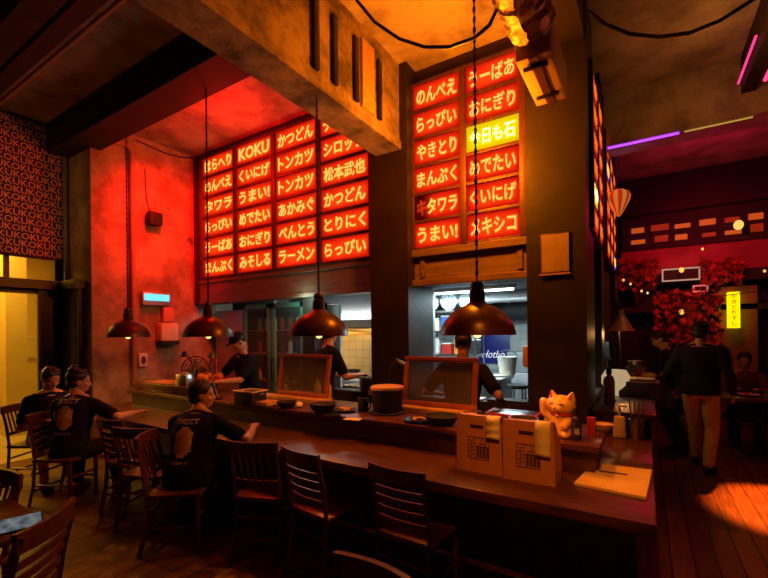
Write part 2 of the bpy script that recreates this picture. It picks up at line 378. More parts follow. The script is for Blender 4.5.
def sign(text, loc, w, h, label, group, m=None, rz=0, tw=None):
    m = m or pm; k = (round(w, 3), round(h, 3), m.name)
    if k not in PANELS:
        bm = bmesh.new(); box2(bm, (-w/2, 0, -h/2), (w/2, .03, h/2), .004); PANELS[k] = mesh_of('lit_sign', bm, m)
    s = bpy.data.objects.new('lit_sign', PANELS[k]); C.objects.link(s); s.location = loc; s.rotation_euler.z = rz
    tag(s, label, 'sign', group)
    if text:
        lw = tw or w*.84
        t = bpy.data.objects.new('lettering', letters(text, lw, h*.6)); C.objects.link(t); t.parent = s; t.location = (0, -.005, 0)
        if m is pmy: t.data = t.data.copy(); t.data.materials[0] = lmy; t.data.materials[1] = lmyh
    if m is pmdim:                        # its first character is out
        t.data = t.data.copy(); t.data.materials.append(mat('dead_tube', (.3, .05, .06), .5))
        for f in t.data.polygons:
            if f.center.x < -lw*.26: f.material_index = 2
    if m is pms and text: t.data = t.data.copy(); t.data.materials[0] = ldim; t.data.materials[1] = pms
    return s
def lattice(name, label, x0, x1, z0, z1, nc, nr, y, loc=None, rz=0):
    root = thing(name, label, 'frame', loc or ((x0+x1)/2, y, z0), rz)
    ox = (x0+x1)/2
    for i in range(nc+1):
        x = x0+(x1-x0)*i/nc-ox; bm = bmesh.new(); box2(bm, (x-.035, 0, 0), (x+.035, .1, z1-z0), .006); obj('upright', bm, signback2, root)
    for j in range(nr+1):
        z = (z1-z0)*j/nr; bm = bmesh.new(); box2(bm, (x0-ox-.035, .012, z-.018), (x1-ox+.035, .1, z+.018), .004); obj('crossbar', bm, signback2, root)
    return root
signback2 = mat('sign_lattice_wood', (.1, .03, .018), .5, 0, (.06, .018, .01), 5, .1)
A_ = [['はらへり', 'のんべえ', 'タワラ', 'らっぴい', 'うーばあ', 'まんぷく'],
      ['KOKU', 'くいにげ', 'うまい!', 'めでたい', 'おにぎり', 'みそしる'],
      ['かつどん', 'トンカツ', 'トンカツ', 'あかみぐ', 'べんとう', 'ラーメン'],
      ['デザート', 'シロップ', '松本武也', 'かつどん', 'とりにく', 'らっぴい']]
ordn = ['top', 'second', 'third', 'fourth', 'fifth', 'bottom']
ax0, ax1, az0, az1 = onY(201, 200, 4.1).x, onY(371, 200, 4.1).x, 2.55, 4.47
lattice('sign_lattice', 'dark wooden lattice holding four columns of red signs beside the red wall', ax0, ax1, az0, az1, 4, 6, 4.1)
cw, ch = (ax1-ax0)/4, (az1-az0)/6
for i, col in enumerate(A_):
    for j, t in enumerate(col):
        sign(t, (ax0+cw*(i+.5), 4.125, az1-ch*(j+.5)), cw-.075, ch-.042,
             'red backlit sign reading %s, %s in the %s column of the wide four-column sign wall' % (t, ordn[j], ['leftmost', 'second', 'third', 'rightmost'][i]), 'red signs on the wide sign wall')
B_ = [['のんべえ', 'らっぴい', 'やきとり', 'まんぷく', 'キタワラ', 'うまい!'], ['うーばあ', 'おにぎり', '今日も石', 'めでたい', 'くいにげ', 'メキシコ']]
bx0, bx1, bz0, bz1 = onY(411, 170, 4.1).x, onY(523, 140, 4.1).x, 2.57, 4.4
lattice('sign_lattice', 'dark wooden lattice holding two columns of signs between the two dark pillars', bx0, bx1, bz0, bz1, 2, 6, 4.1)
cw, ch = (bx1-bx0)/2, (bz1-bz0)/6
for i, col in enumerate(B_):
    for j, t in enumerate(col):
        y = (i == 1 and j == 2)
        sign(t, (bx0+cw*(i+.5), 4.125, bz1-ch*(j+.5)), cw-.07, ch-.042,
             ('bright yellow lit sign reading %s among the red signs between the pillars' % t) if y else
             'red backlit sign reading %s, %s in the %s column between the dark pillars' % (t, ordn[j], ['left', 'right'][i]),
             'signs between the dark pillars', pmy if y else (pmdim if t == 'キタワラ' else None))
# side face signs (seen edge-on)
cols = [(4.62, .62), (5.06, .3), (5.95, .5), (6.55, .5), (7.15, .5), (7.65, .42)]
lattice('sign_lattice', 'dark lattice of narrow red signs on the right side of the kitchen block', -.52, .52, 2.59, 4.12, 2, 6, 0, loc=(-.385, 4.78, 2.59), rz=PI/2)
lattice('sign_lattice', 'farther dark lattice of narrow red signs on the right side of the block', -.95, .95, 2.59, 4.12, 3, 6, 0, loc=(-.385, 6.75, 2.59), rz=PI/2)
words = ['らっぴい', 'うまい!', 'トンカツ', 'べんとう', 'ラーメン', 'くいにげ', 'おにぎり', 'まんぷく']
n = 0
for lat, (yc, half, k) in enumerate([(4.78, .52, 2), (6.75, .95, 3)]):
    for i in range(k):
        for j in range(6):
            m = pms; kind = 'red'
            if lat == 0 and i == 0 and j == 4: m, kind = pmy, 'yellow'
            if lat == 1 and (i, j) in ((0, 1), (2, 5)): m, kind = pmb, 'blue'
            cwid = 2*half/k; t = words[n % 8]; n += 1
            sign(t, (-.4, yc-half+cwid*(i+.5), 4.12-.255*(j+.5)), cwid-.08, .215,
                 '%s edge-on lit sign, %s row, %s column, %s lattice beside the dark pillar' % (kind, ordn[j], ['nearest', 'second', 'third'][i], ['near', 'far'][lat]),
                 'edge-on signs on the block side', m, PI/2)

# ================================================================== PENDANT LAMPS
bulbm = glow('bulb', (1, .5, .12), 3.5)
def pendant():
    t = thing('pendant_lamp', '', 'lamp')
    bm = bmesh.new()
    prof = [(.03, .245), (.05, .225), (.075, .2), (.12, .185), (.17, .15), (.215, .1), (.24, .05), (.25, 0), (.243, 0), (.232, .05), (.207, .097), (.165, .14), (.118, .172), (.07, .19), (.02, .2)]
    add_lathe(bm, prof, (0, 0, 0), 40); obj('lamp_shade', bm, lampred, t, 50)
    bm = bmesh.new(); add_lathe(bm, [(.0, .36), (.03, .36), (.042, .345), (.042, .32), (.034, .31), (.05, .3), (.052, .225), (.05, .22), (0, .22)], n=24); obj('socket_cap', bm, lampred, t, 40)
    bm = bmesh.new(); add_lathe(bm, [(0, -.02), (.02, -.014), (.033, .012), (.03, .045), (.016, .09), (.014, .2), (0, .2)], n=16); obj('bulb', bm, bulbm, t, 60)
    bm = bmesh.new()
    zz = .36
    while zz < 2.95:                                    # chain with the flex threaded through
        a = 0 if int(round((zz-.36)/.034)) % 2 else PI/2
        add_tube(bm, [V(math.cos(a)*.009*math.cos(q), math.sin(a)*.009*math.cos(q), zz+.02+.022*math.sin(q)) for q in [2*PI*k/8 for k in range(9)]], .0032, 5, False)
        zz += .034
    add_tube(bm, [(0, 0, .36), (0, 0, 2.97)], .0045, 6); obj('chain', bm, blackmatte, t, 60)
    bm = bmesh.new(); add_lathe(bm, [(0, 2.97), (.06, 2.97), (.06, 2.955), (.02, 2.93), (0, 2.93)], n=20); obj('ceiling_rose', bm, black, t, 40)
    return t
p0 = pendant()
labs = ['large dark red dome pendant lamp hanging in front of the pass opening between the pillars',
        'dark red dome pendant lamp hanging just left of the left dark pillar',
        'dark red dome pendant lamp hanging before the teal-framed glass door, over the chef',
        'smallest dark dome pendant lamp hanging in front of the red left wall']
for i, (px, py) in enumerate([(478, 338), (319.5, 334), (209, 337), (128.5, 337)]):
    q = onY(px, py, 2.7); z = 1.63
    if i == 0: p0.location = (q.x, 2.7, z); p0['label'] = labs[0]; p0['group'] = 'pendant lamps over the bar'
    else: dup(p0, (q.x, 2.7, z), None, labs[i], 'pendant lamps over the bar')
    l = bpy.data.lights.new('pendant_light', 'SPOT'); l.energy = 15; l.color = (1, .27, .045); l.shadow_soft_size = .03; l.spot_size = R(150); l.spot_blend = .6
    lo = bpy.data.objects.new('pendant_light', l); lo.location = (q.x, 2.7, z-.03); C.objects.link(lo)

# ================================================================== BAR
bar = thing('bar_counter', 'long dark wooden bar counter running along the front of the kitchen', 'bar counter', (-3, 2.6, 0))
def rel(o, a): return V(*a)-Vector(o.location)
def bpart(name, m, root, *boxes, bev=0):
    bm = bmesh.new()
    for a, b in boxes: box2(bm, rel(root, a), rel(root, b), bev)
    return obj(name, bm, m, root, 30)
bpart('counter_top', barwood, bar, ((-5.9, 2.262, .70), (.035, 3.3, .76)), ((-.42, 3.3, .70), (.035, 4.1, .76)), bev=.006)
bpart('front_panel', darkwood, bar, ((-5.85, 2.62, 0), (-.05, 2.66, .70)))
bpart('end_panel', darkwood, bar, ((-.09, 2.66, 0), (-.05, 4.1, .70)))
bpart('foot_rail', brass, bar, ((-5.85, 2.55, .16), (-.1, 2.59, .2)), bev=.01)
led = thing('serving_ledge', 'raised dark wooden serving ledge standing on the back of the bar counter', 'ledge', (-3, 3.0, .76))
bpart('ledge_top', barwood, led, ((-5.7, 2.79, .915), (-.24, 3.45, .95)), bev=.004)
bpart('ledge_front', darkwood, led, ((-5.65, 2.84, .76), (-.27, 2.87, .915)))
bpart('ledge_end', darkwood, led, ((-.3, 2.87, .76), (-.27, 3.3, .915)))
CT, LT = .76, .95

# ------------------------------------------------------------------ chairs
def rail(bm, x0, x1, y, z0, z1, bow, th=.02, n=10):
    """curved board between the posts, bowed backwards"""
    lo, hi = [], []
    for s in (0, 1):
        row = []
        for k in range(n+1):
            t = k/n; x = x0+(x1-x0)*t; yy = y-bow*math.sin(PI*t)+(th if s else 0)
            row.append((x, yy))
        (hi if s else lo).extend(row)
    pts = lo+hi[::-1]
    add_prism(bm, pts, z0, z1, 'Z')
def chair(kind):
    t = thing('dining_chair', '', 'chair')
    bm = bmesh.new(); add_box(bm, (0, 0, .445), (.40, .40, .035), .012); obj('seat', bm, chairwood, t)
    for s in (-1, 1):
        bm = bmesh.new(); add_tube(bm, [(s*.165, .165, 0), (s*.165, .165, .43)], [.015, .02], 8); obj('leg', bm, chairwood, t)
        bm = bmesh.new(); pts = [(s*.175, -.25, 0), (s*.175, -.2, .22), (s*.175, -.185, .45), (s*.175, -.215, .66), (s*.175, -.265, .87)]
        for a, b in zip(pts, pts[1:]):
            pass
        st = [(Vector(p), .016, .02) for p in pts]; loft(bm, st, (1, 0, 0), 4); obj('back_post', bm, chairwood, t, 20)
        bm = bmesh.new(); add_tube(bm, [(s*.165, .165, .2), (s*.172, -.2, .2)], .011, 8); obj('stretcher', bm, chairwood, t)
    for y, z in ((.165, .27), (-.2, .15), (-.192, .31)):
        bm = bmesh.new(); add_tube(bm, [(-.17, y, z), (.17, y, z)], .011, 8); obj('stretcher', bm, chairwood, t)
    bm = bmesh.new(); rail(bm, -.19, .19, -.268, .80, .885, .035, .022); obj('top_rail', bm, chairwood, t, 40)
    if kind == 'ladder':
        for z, y in ((.74, -.236), (.68, -.222), (.615, -.208), (.55, -.196)):
            bm = bmesh.new(); rail(bm, -.17, .17, y-.008, z-.017, z+.017, .02, .014); obj('slat', bm, chairwood, t, 40)
    else:
        bm = bmesh.new(); rail(bm, -.17, .17, -.206, .56, .595, .02, .014); obj('lower_rail', bm, chairwood, t, 40)
        for k in range(5):
            x = -.11+.055*k; b = -.03*math.cos(x/.17*PI/2)
            bm = bmesh.new(); add_tube(bm, [(x, -.198+b*.6, .58), (x, -.255+b, .82)], .009, 6); obj('spindle', bm, chairwood, t, 60)
    return t
ladder, spindle = chair('ladder'), chair('spindle')
used = set()
def place(ch, x, y, rz, label, group='dining chairs along the bar'):
    if ch.name in used: return dup(ch, (x, y, 0), rz, label, group)
    used.add(ch.name); ch.location = (x, y, 0); ch.rotation_euler.z = rz; ch['label'] = label; ch['group'] = group; return ch
place(ladder, -1.2, 2.30, R(-3), 'red-brown ladder-back chair at the bar below the paper bags, nearest of the row')
place(ladder, -1.9, 2.28, R(-8), 'red-brown ladder-back chair second from the bags in the row at the bar')
place(spindle, -2.48, 2.26, R(22), 'spindle-back wooden chair at the bar right of the man with black hair')
place(spindle, -3.72, 2.06, R(18), 'dark spindle-back wooden chair at the bar left of the man with black hair')
place(ladder, -4.2, 2.16, R(5), 'dark ladder-back chair at the bar just right of the man in printed tee')
place(ladder, -.77, .87, PI+R(-6), 'wooden chair whose curved top rail peeks in at the bottom of view', 'dining chairs at the tables')
place(spindle, -3.12, 1.94, R(-50), 'dark wooden chair under the black-haired man leaning on the bar')
place(ladder, -4.95, 1.86, R(-62), 'dark wooden chair under the man whose printed tee faces the room')
place(spindle, -5.86, 1.93, R(-60), 'wooden chair under the man sitting by the black door')
place(ladder, -2.39, .58, R(130), 'wooden ladder-back chair pushed to the table with the phone', 'dining chairs at the tables')
q = onZ(2, 484, .85); place(spindle, q.x-.1, q.y-.22, R(-165), 'wooden chair on the far side of the phone table, lit from the hall', 'dining chairs at the tables')

# phone table
t = thing('dining_table', 'small dark wooden table at left holding a phone', 'table', (-2.72, .55, 0))
bm = bmesh.new(); add_box(bm, (0, 0, .735), (.62, .62, .03), .008); obj('table_top', bm, darkwood, t)
bm = bmesh.new(); add_tube(bm, [(0, 0, .04), (0, 0, .72)], .04, 14); obj('pedestal', bm, black, t)
bm = bmesh.new(); add_box(bm, (0, 0, .025), (.44, .44, .05), .015); obj('base', bm, black, t)
ph = thing('phone', 'black phone with a lit blue-grey screen propped up on the table', 'phone', (-2.48, .74, .75), R(73)); PT = Matrix.Rotation(R(32), 3, 'X')
bm = bmesh.new(); add_box(bm, (0, 0, 0), (.17, .085, .01), .004, PT)
for v in bm.verts: v.co.z += .03
obj('case', bm, black, ph)
def screen_mat():
    m = bpy.data.materials.new('phone_screen'); m.use_nodes = True; nt = m.node_tree; N = nt.nodes; N.clear(); L = nt.links
    o = N.new('ShaderNodeOutputMaterial'); e = N.new('ShaderNodeEmission'); tc = N.new('ShaderNodeTexCoord'); nz = N.new('ShaderNodeTexVoronoi'); nz.inputs['Scale'].default_value = 30
    cr = N.new('ShaderNodeValToRGB'); cr.color_ramp.elements[0].color = (.02, .025, .03, 1); cr.color_ramp.elements[1].color = (.22, .25, .28, 1)
    L.new(tc.outputs['Object'], nz.inputs['Vector']); L.new(nz.outputs['Distance'], cr.inputs[0]); L.new(cr.outputs[0], e.inputs[0]); L.new(e.outputs[0], o.inputs[0]); e.inputs[1].default_value = .9
    return m
bm = bmesh.new(); add_box(bm, PT @ V(0, 0, .0058), (.156, .074, .001), 0, PT)
for v in bm.verts: v.co.z += .03
obj('screen', bm, screen_mat(), ph)

bm = bmesh.new(); add_box(bm, (0, .02, .015), (.06, .03, .03), .004); obj('prop', bm, black, ph)

# ------------------------------------------------------------------ paper bags, receipts
def bag():
    t = thing('paper_bag', '', 'bag')
    bm = bmesh.new()                      # tapering carrier bag with gusset folds
    w, d, h = .30, .2, .36
    for z in (0,): pass
    rings = []
    for z, fx, back in ((0, 1, .1), (.06, 1, .1), (.2, .985, .085), (.32, .96, -.02), (h, .95, -.055)):
        a = w/2*fx; g = 0 if z == 0 else .03*(z/h)
        rings.append([bm.verts.new(q) for q in ((-a, -.1, z), (a, -.1, z), (a-g, (back-.1)/2, z), (a, back, z), (-a, back, z), (-a+g, (back-.1)/2, z))])
    for r0, r1 in zip(rings, rings[1:]):
        for k in range(6): bm.faces.new((r0[k], r0[(k+1) % 6], r1[(k+1) % 6], r1[k]))
    bm.faces.new(rings[-1])
    bm.faces.new(rings[0][::-1])
    bmesh.ops.subdivide_edges(bm, edges=bm.edges[:], cuts=1)
    body = obj('bag_body', bm, kraft, t, None)
    sm = body.modifiers.new('solid', 'SOLIDIFY'); sm.thickness = .002
    bm = bmesh.new(); add_box(bm, (-.01, -.1015, .292), (.085, .003, .02), .001); obj('handle_slot', bm, ink, t)
    # front face leans back: logo of maze-like strokes in a square
    bm = bmesh.new(); 
    rnd = random.Random(4)
    def stroke(x0, z0, x1, z1, th=.0035): box2(bm, (min(x0, x1)-th/2, -.001, min(z0, z1)-th/2), (max(x0, x1)+th/2, .001, max(z0, z1)+th/2))
    a = .068
    for s in ((-a, -a, a, -a), (-a, a, a, a), (-a, -a, -a, a), (a, -a, a, a), (-.022, -a, -.022, a), (-.022, .012, a, .012), (-.045, -a, -.045, .04), (.022, .03, .022, .068), (.046, .012, .046, .05), (0, .03, .046, .03)): stroke(*s)
    for k in range(5): stroke(-.068, -.05+k*.024, -.045 if k % 2 else -.055, -.05+k*.024); stroke(-.045, -.04+k*.022, -.03, -.04+k*.022)
    for i in range(4):                       # basket-weave corner
        for j in range(4):
            x, z = -.01+i*.021, -.056+j*.019
            if (i+j) % 2: stroke(x, z, x+.014, z+.012, .003)
            else: stroke(x, z+.012, x+.014, z, .003); stroke(x+.007, z, x+.007, z+.012, .003)
    for v in bm.verts: v.co += V(0, -.1015, .155)
    obj('logo', bm, mat('brown_ink', (.12, .045, .02), .8), t, None)
    return t
b0 = bag()
q = (onZ(458, 468, CT)+onZ(503, 478, CT))/2; b0.location = (q.x, q.y+.1, CT); b0.rotation_euler.z = R(-2)
b0['label'] = 'kraft paper carrier bag with square maze print, left one of the pair on the bar'; b0['group'] = 'paper carrier bags'
q2 = (onZ(503, 478, CT)+onZ(555, 487, CT))/2
b1 = dup(b0, (q2.x+.005, q2.y+.1, CT), R(-1), 'kraft paper carrier bag with square maze print, beside the lucky cat', 'paper carrier bags')
def receipt(b, dx, label, length, bend):
    bm = bmesh.new(); rows = []
    pts = [(-.055, .34), (-.06, .364), (-.08, .367), (-.1, .362)]
    for k in range(1, 9): pts.append((-.1035-bend*math.sin(k/8*2.6*PI)**2, .36-length*k/8))
    for y, z in pts: rows.append([bm.verts.new((x, y-.004, z)) for x in (dx-.042, dx+.042)])
    for a, c in zip(rows, rows[1:]): bm.faces.new((a[0], a[1], c[1], c[0]))
    o = obj('receipt', bm, mat('receipt_paper', (.95, .82, .55), .7), None, 60); o.location = b.location; o.rotation_euler = b.rotation_euler
    s = o.modifiers.new('s', 'SOLIDIFY'); s.thickness = .001
    tag(o, label, 'receipt', 'receipts on the paper bags'); return o
receipt(b0, .1, 'curled paper receipt hanging over the left paper bag', .13, .014)
receipt(b1, .085, 'straight paper receipt hanging over the paper bag beside the cat', .2, .003)
# flat bag lying on the counter
t = thing('flat_bag', 'folded flat paper bag with a slot handle lying on the counter end', 'bag', (-.16, 2.8, CT))
pts = [onZ(574, 486, CT), onZ(647, 501, CT), onZ(653, 473, CT), onZ(594, 466, CT)]
bm = bmesh.new(); add_prism(bm, [(p.x+.16, p.y-2.8) for p in pts], 0, .022, 'Z'); bmesh.ops.bevel(bm, geom=bm.edges[:], offset=.004, segments=1, affect='EDGES'); obj('bag_body', bm, mat('flat_kraft', (.72, .52, .26), .8, 0, (.66, .46, .22), 6, .05), t)
a, b = onZ(600, 474.5, CT), onZ(628, 478.5, CT); dirv = (b-a).normalized(); mid = (a+b)/2
bm = bmesh.new(); add_box(bm, (0, 0, 0), ((b-a).length, .025, .003), .001, Matrix.Rotation(math.atan2(dirv.y, dirv.x), 3, 'Z'))
for v in bm.verts: v.co += V(mid.x+.16, mid.y-2.8, .0225)
obj('handle_slot', bm, ink, t)

# ------------------------------------------------------------------ things on the ledge and counter
def simple(name, label, cat, loc, m, fn, group=None, rz=0, smooth=40):
    bm = bmesh.new(); fn(bm); o = obj(name, bm, m, None, smooth); o.location = loc; o.rotation_euler.z = rz
    return tag(o, label, cat, group)
def bottle(name, label, loc, bodym, capm, h=.16, r=.028, group=None, nozzle=True):
    t = thing(name, label, 'bottle', loc, 0, group)
    bm = bmesh.new(); add_lathe(bm, [(0, 0), (r*.95, 0), (r, .01), (r, h*.6), (r*.8, h*.72), (r*.4, h*.78), (r*.4, h*.82), (0, h*.82)], n=18); obj('body', bm, bodym, t)
    bm = bmesh.new(); add_lathe(bm, [(0, h*.8), (r*.5, h*.8), (r*.5, h*.87), (r*.15 if nozzle else r*.5, h*.9), (r*.1 if nozzle else r*.45, h), (0, h)], n=14); obj('cap', bm, capm, t)
    return t
def bowl(label, loc, m, r=.08, h=.05, group=None, inside=None, insidem=None, name='bowl', rim=None):
    t = thing(name, label, 'bowl' if h > .03 else 'plate', loc, 0, group)
    bm = bmesh.new(); add_lathe(bm, [(0, 0), (r*.55, 0), (r*.6, .004), (r*.9, h*.6), (r, h), (r*.95, h), (r*.84, h*.62), (r*.5, h*.25+.002), (0, h*.25)], n=28); obj('body', bm, m, t)
    if rim: bm = bmesh.new(); add_lathe(bm, [(r*.95, h-.001), (r*1.01, h-.001), (r*1.01, h+.005), (r*.95, h+.005), (r*.95, h-.001)], n=28); obj('rim', bm, rim, t)
    if inside:
        bm = bmesh.new(); rnd = random.Random(len(label))
        for k in range(14):
            a, q = rnd.random()*2*PI, rnd.random()*r*.6; add_ell(bm, (q*math.cos(a), q*math.sin(a), h*.5+.012*rnd.random()+.008), (.016, .011, .011), 8, Matrix.Rotation(rnd.random()*6, 3, 'Z'))
        f = obj('food', bm, insidem or food, t); f['kind'] = 'stuff'
    return t
# guard frames
def guard(cx, y, label):
    t = thing('guard_frame', label, 'screen', (cx, y, LT), 0, 'framed guards on the ledge'); w, h, b = .70, .44, .045
    tilt = Matrix.Rotation(-R(9), 3, 'X')
    def part(name, m, *bxs):
        bm = bmesh.new()
        for a, c in bxs: box2(bm, a, c, .004)
        for v in bm.verts: v.co = tilt @ v.co + V(0, 0, .05)
        return obj(name, bm, m, t, 30)
    part('frame', redwood, ((-w/2, -.015, 0), (w/2, .015, b)), ((-w/2, -.015, h-b), (w/2, .015, h)), ((-w/2, -.015, b), (-w/2+b, .015, h-b)), ((w/2-b, -.015, b), (w/2, .015, h-b)))
    part('mesh_screen', meshm, ((-w/2+b, -.003, b), (w/2-b, .003, h-b)))
    bm = bmesh.new(); add_box(bm, (0, -.02, .025), (w+.04, .16, .05), .005); obj('base_board', bm, lightwood, t)
    return t
guard(onY(302, 395, 3.22).x, 3.22, 'red wooden framed mesh guard left of the dark pillar on the ledge')
guard(-1.53, 3.3, 'red wooden framed mesh guard in front of the cook between the pillars')
# pot
q = onZ(383, 414, LT)
t = thing('cooking_pot', 'large black round pot with light wooden lid rim on the ledge', 'pot', (q.x, q.y+.08, LT))
bm = bmesh.new(); add_lathe(bm, [(0, 0), (.125, 0), (.13, .01), (.135, .19), (.14, .2), (.13, .2), (.12, .05), (0, .05)], n=32); obj('pot_body', bm, blackmatte, t)
bm = bmesh.new(); add_lathe(bm, [(.118, .195), (.147, .195), (.147, .215), (.135, .222), (.118, .21), (0, .205)], n=32); obj('lid', bm, lightwood, t)
for s in (0, 1):
    bm = bmesh.new(); a = PI*s+R(32); x, y = .135*math.cos(a), .135*math.sin(a)
    add_tube(bm, [(x, y, .15), (x*1.2, y*1.2, .15), (x*1.2, y*1.2, .175), (x, y, .175)], .007, 8); obj('handle', bm, steel, t)
bm = bmesh.new(); add_lathe(bm, [(0, 0), (.165, 0), (.17, .012), (.16, .014), (0, .008)], n=32); o = obj('tray', bm, blackmatte, None); o.location = (q.x, q.y+.08, LT-.0); tag(o, 'thin black round tray under the large pot', 'tray')
t.location.z = LT+.013
# mug
def mug(label, loc, m, h=.1, r=.04, name='mug'):
    t = thing(name, label, 'mug', loc)
    bm = bmesh.new(); add_lathe(bm, [(0, 0), (r*.9, 0), (r, .008), (r, h), (r*.9, h), (r*.85, .015), (0, .012)], n=24); obj('body', bm, m, t)
    bm = bmesh.new(); add_tube(bm, [(r*.95, 0, h*.8), (r*1.55, 0, h*.75), (r*1.7, 0, h*.5), (r*1.5, 0, h*.25), (r*.95, 0, h*.2)], .006, 8); obj('handle', bm, m, t, 60)
    return t
q = onZ(361, 412, LT); mug('dark mug beside the large black pot on the ledge', (q.x, q.y+.04, LT), blackmatte, .12, .048)
q = onZ(201, 397, LT); mug('blue cup on the ledge in front of the left chef', (q.x, q.y+.02, LT), blueplastic, .12, .04, 'cup')
q = onZ(316, 415, LT); bowl('black round lidded bowl on the ledge right below the left guard', (q.x, q.y+.1, LT), blackmatte, .12, .085, 'bowls on the ledge')
q = onZ(281, 409, LT); bowl('black shallow bowl on the ledge left of a crumpled napkin', (q.x, q.y+.08, LT), blackmatte, .095, .06, 'bowls on the ledge')
q = onZ(347, 417, LT)
bowl('plate of yellow fried food on the ledge between bowl and mug', onZ(343, 412, LT)+V(0, .03, 0), blackmatte, .11, .02, 'plates on the ledge', True, name='plate')
bowl('empty black plate on the ledge edge before the fried food', onZ(333, 417, LT)+V(-.03, .03, 0), black, .08, .015, 'plates on the ledge', name='plate')
bowl('dark plate with golden food on the ledge right of the pot', onZ(413, 424, LT)+V(0, .1, 0), black, .115, .02, 'plates on the ledge', True, name='plate')
bowl('small bowl of yellow food tight against the pot', onZ(404, 413, LT)+V(0, .12, 0), white, .06, .055, 'bowls on the ledge', True)
bowl('black bowl on the ledge under the right guard, left one', onZ(437, 427, LT)+V(0, .1, 0), blackmatte, .13, .07, 'bowls on the ledge')
bowl('dark bowl with a pale napkin behind the left paper bag', onZ(468, 424, LT)+V(0, .14, 0), blackmatte, .1, .055, 'bowls on the ledge')
bowl('black dish with a red rim behind the right paper bag', onZ(520, 428, LT)+V(0, .12, 0), blackmatte, .105, .05, 'bowls on the ledge', rim=redplastic)
def crumple(bm, r, seed=1):
    rnd = random.Random(seed); res = bmesh.ops.create_icosphere(bm, subdivisions=2, radius=r)
    for v in res['verts']: v.co *= .75+.5*rnd.random(); v.co.z = max(-r*.5, v.co.z*.6)
    lo = min(v.co.z for v in res['verts'])
    for v in res['verts']: v.co.z -= lo
q = onZ(295, 408, LT); simple('napkin', 'crumpled white napkin on the ledge beside the black shallow bowl', 'napkin', q+V(0, .05, 0), paper, lambda b: crumple(b, .045), smooth=None)
q = onZ(352, 421, LT); simple('paper_slip', 'white paper slip lying on the ledge left of the mug', 'paper', (q.x-.03, q.y+.06, LT), paper, lambda b: add_box(b, (0, 0, .0015), (.14, .09, .003)), rz=.2)
q = onZ(497, 424, LT); simple('card', 'white card lying on the ledge between the two paper bags', 'card', (q.x, q.y+.1, LT), paper, lambda b: add_box(b, (0, 0, .002), (.1, .12, .004)), rz=.1)
# tray with steel contents
q = onZ(512, 416, LT)
t = thing('serving_tray', 'red-rimmed steel tray on the ledge behind the paper bags', 'tray', (q.x, q.y+.06, LT))
bm = bmesh.new(); add_box(bm, (0, 0, .012), (.42, .26, .024), .008); obj('rim', bm, redplastic, t)
bm = bmesh.new(); add_box(bm, (0, 0, .023), (.385, .225, .006), .002); obj('plate', bm, steel, t)
q = onZ(488, 417, LT); t = thing('spoon', 'steel spoon leaning across the left edge of the red-rimmed tray', 'spoon', (q.x-.02, q.y+.07, LT+.004), R(50))
bm = bmesh.new(); add_tube(bm, [(-.1, 0, .004), (.06, 0, .03)], .004, 8); obj('handle', bm, steel, t)
bm = bmesh.new(); add_ell(bm, (.085, 0, .034), (.03, .02, .008)); obj('bowl', bm, steel, t)
# left of the ledge
q = onZ(241, 407, LT)
t = thing('storage_tub', 'black square tub with pale rim on the ledge before the glass door', 'tub', (q.x, q.y+.12, LT), R(4))
bm = bmesh.new(); add_box(bm, (0, 0, .07), (.24, .2, .14), .01); obj('tub_body', bm, blackmatte, t)
bm = bmesh.new()
for a, b in (((-.13, -.11, .135), (.13, -.095, .15)), ((-.13, .095, .135), (.13, .11, .15)), ((-.13, -.11, .135), (-.115, .11, .15)), ((.115, -.11, .135), (.13, .11, .15))): box2(bm, a, b, .003)
obj('rim', bm, cream, t)
bm = bmesh.new(); add_tube(bm, [(.12, -.03, .12), (.15, -.03, .12), (.15, .03, .12), (.12, .03, .12)], .005, 8); obj('handle', bm, steel, t)
for k in range(3):
    q = onZ(258, 407, LT); simple('menu', ['lowest', 'middle', 'topmost'][k]+' brown folded menu of the stack right of the black tub', 'menu', (q.x-.01*k, q.y+.08, LT+.0165*k), [darkwood, lightwood, lightwood][k], lambda b: add_box(b, (0, 0, .008), (.26, .17, .016), .003), 'stacked menus on the ledge', .05*k)
q = onZ(262, 398, LT); simple('chopping_board', 'light wooden chopping board on the ledge behind the menus', 'board', (q.x, 3.25, LT), lightwood, lambda b: add_box(b, (0, 0, .015), (.42, .18, .03), .006))
bottle('squeeze_bottle', 'white squeeze bottle standing behind the left guard', (-2.98, 3.4, LT), white, white, .22, .04, 'squeeze bottles behind the guard')
bottle('squeeze_bottle', 'yellow squeeze bottle standing behind the left guard', (-2.84, 3.4, LT), mat('mustard', (.85, .5, .06), .4), mat('mustard', (.8, .5, .06)), .22, .04, 'squeeze bottles behind the guard')
bottle('sauce_jar', 'cream jar left of the left guard on the ledge', (-3.36, 3.3, LT), cream, cream, .15, .045, None, False)
t = thing('fish_tray', 'tray of pink fish behind the left guard', 'tray', (-3.17, 3.38, LT))
bm = bmesh.new(); add_box(bm, (0, 0, .02), (.28, .12, .04), .006); obj('tray', bm, lightwood, t)
bm = bmesh.new()
for k in range(5): add_ell(bm, (-.1+.05*k, 0, .055), (.03, .045, .025), 10, Matrix.Rotation(.3, 3, 'Z'))
obj('fish', bm, fish, t)
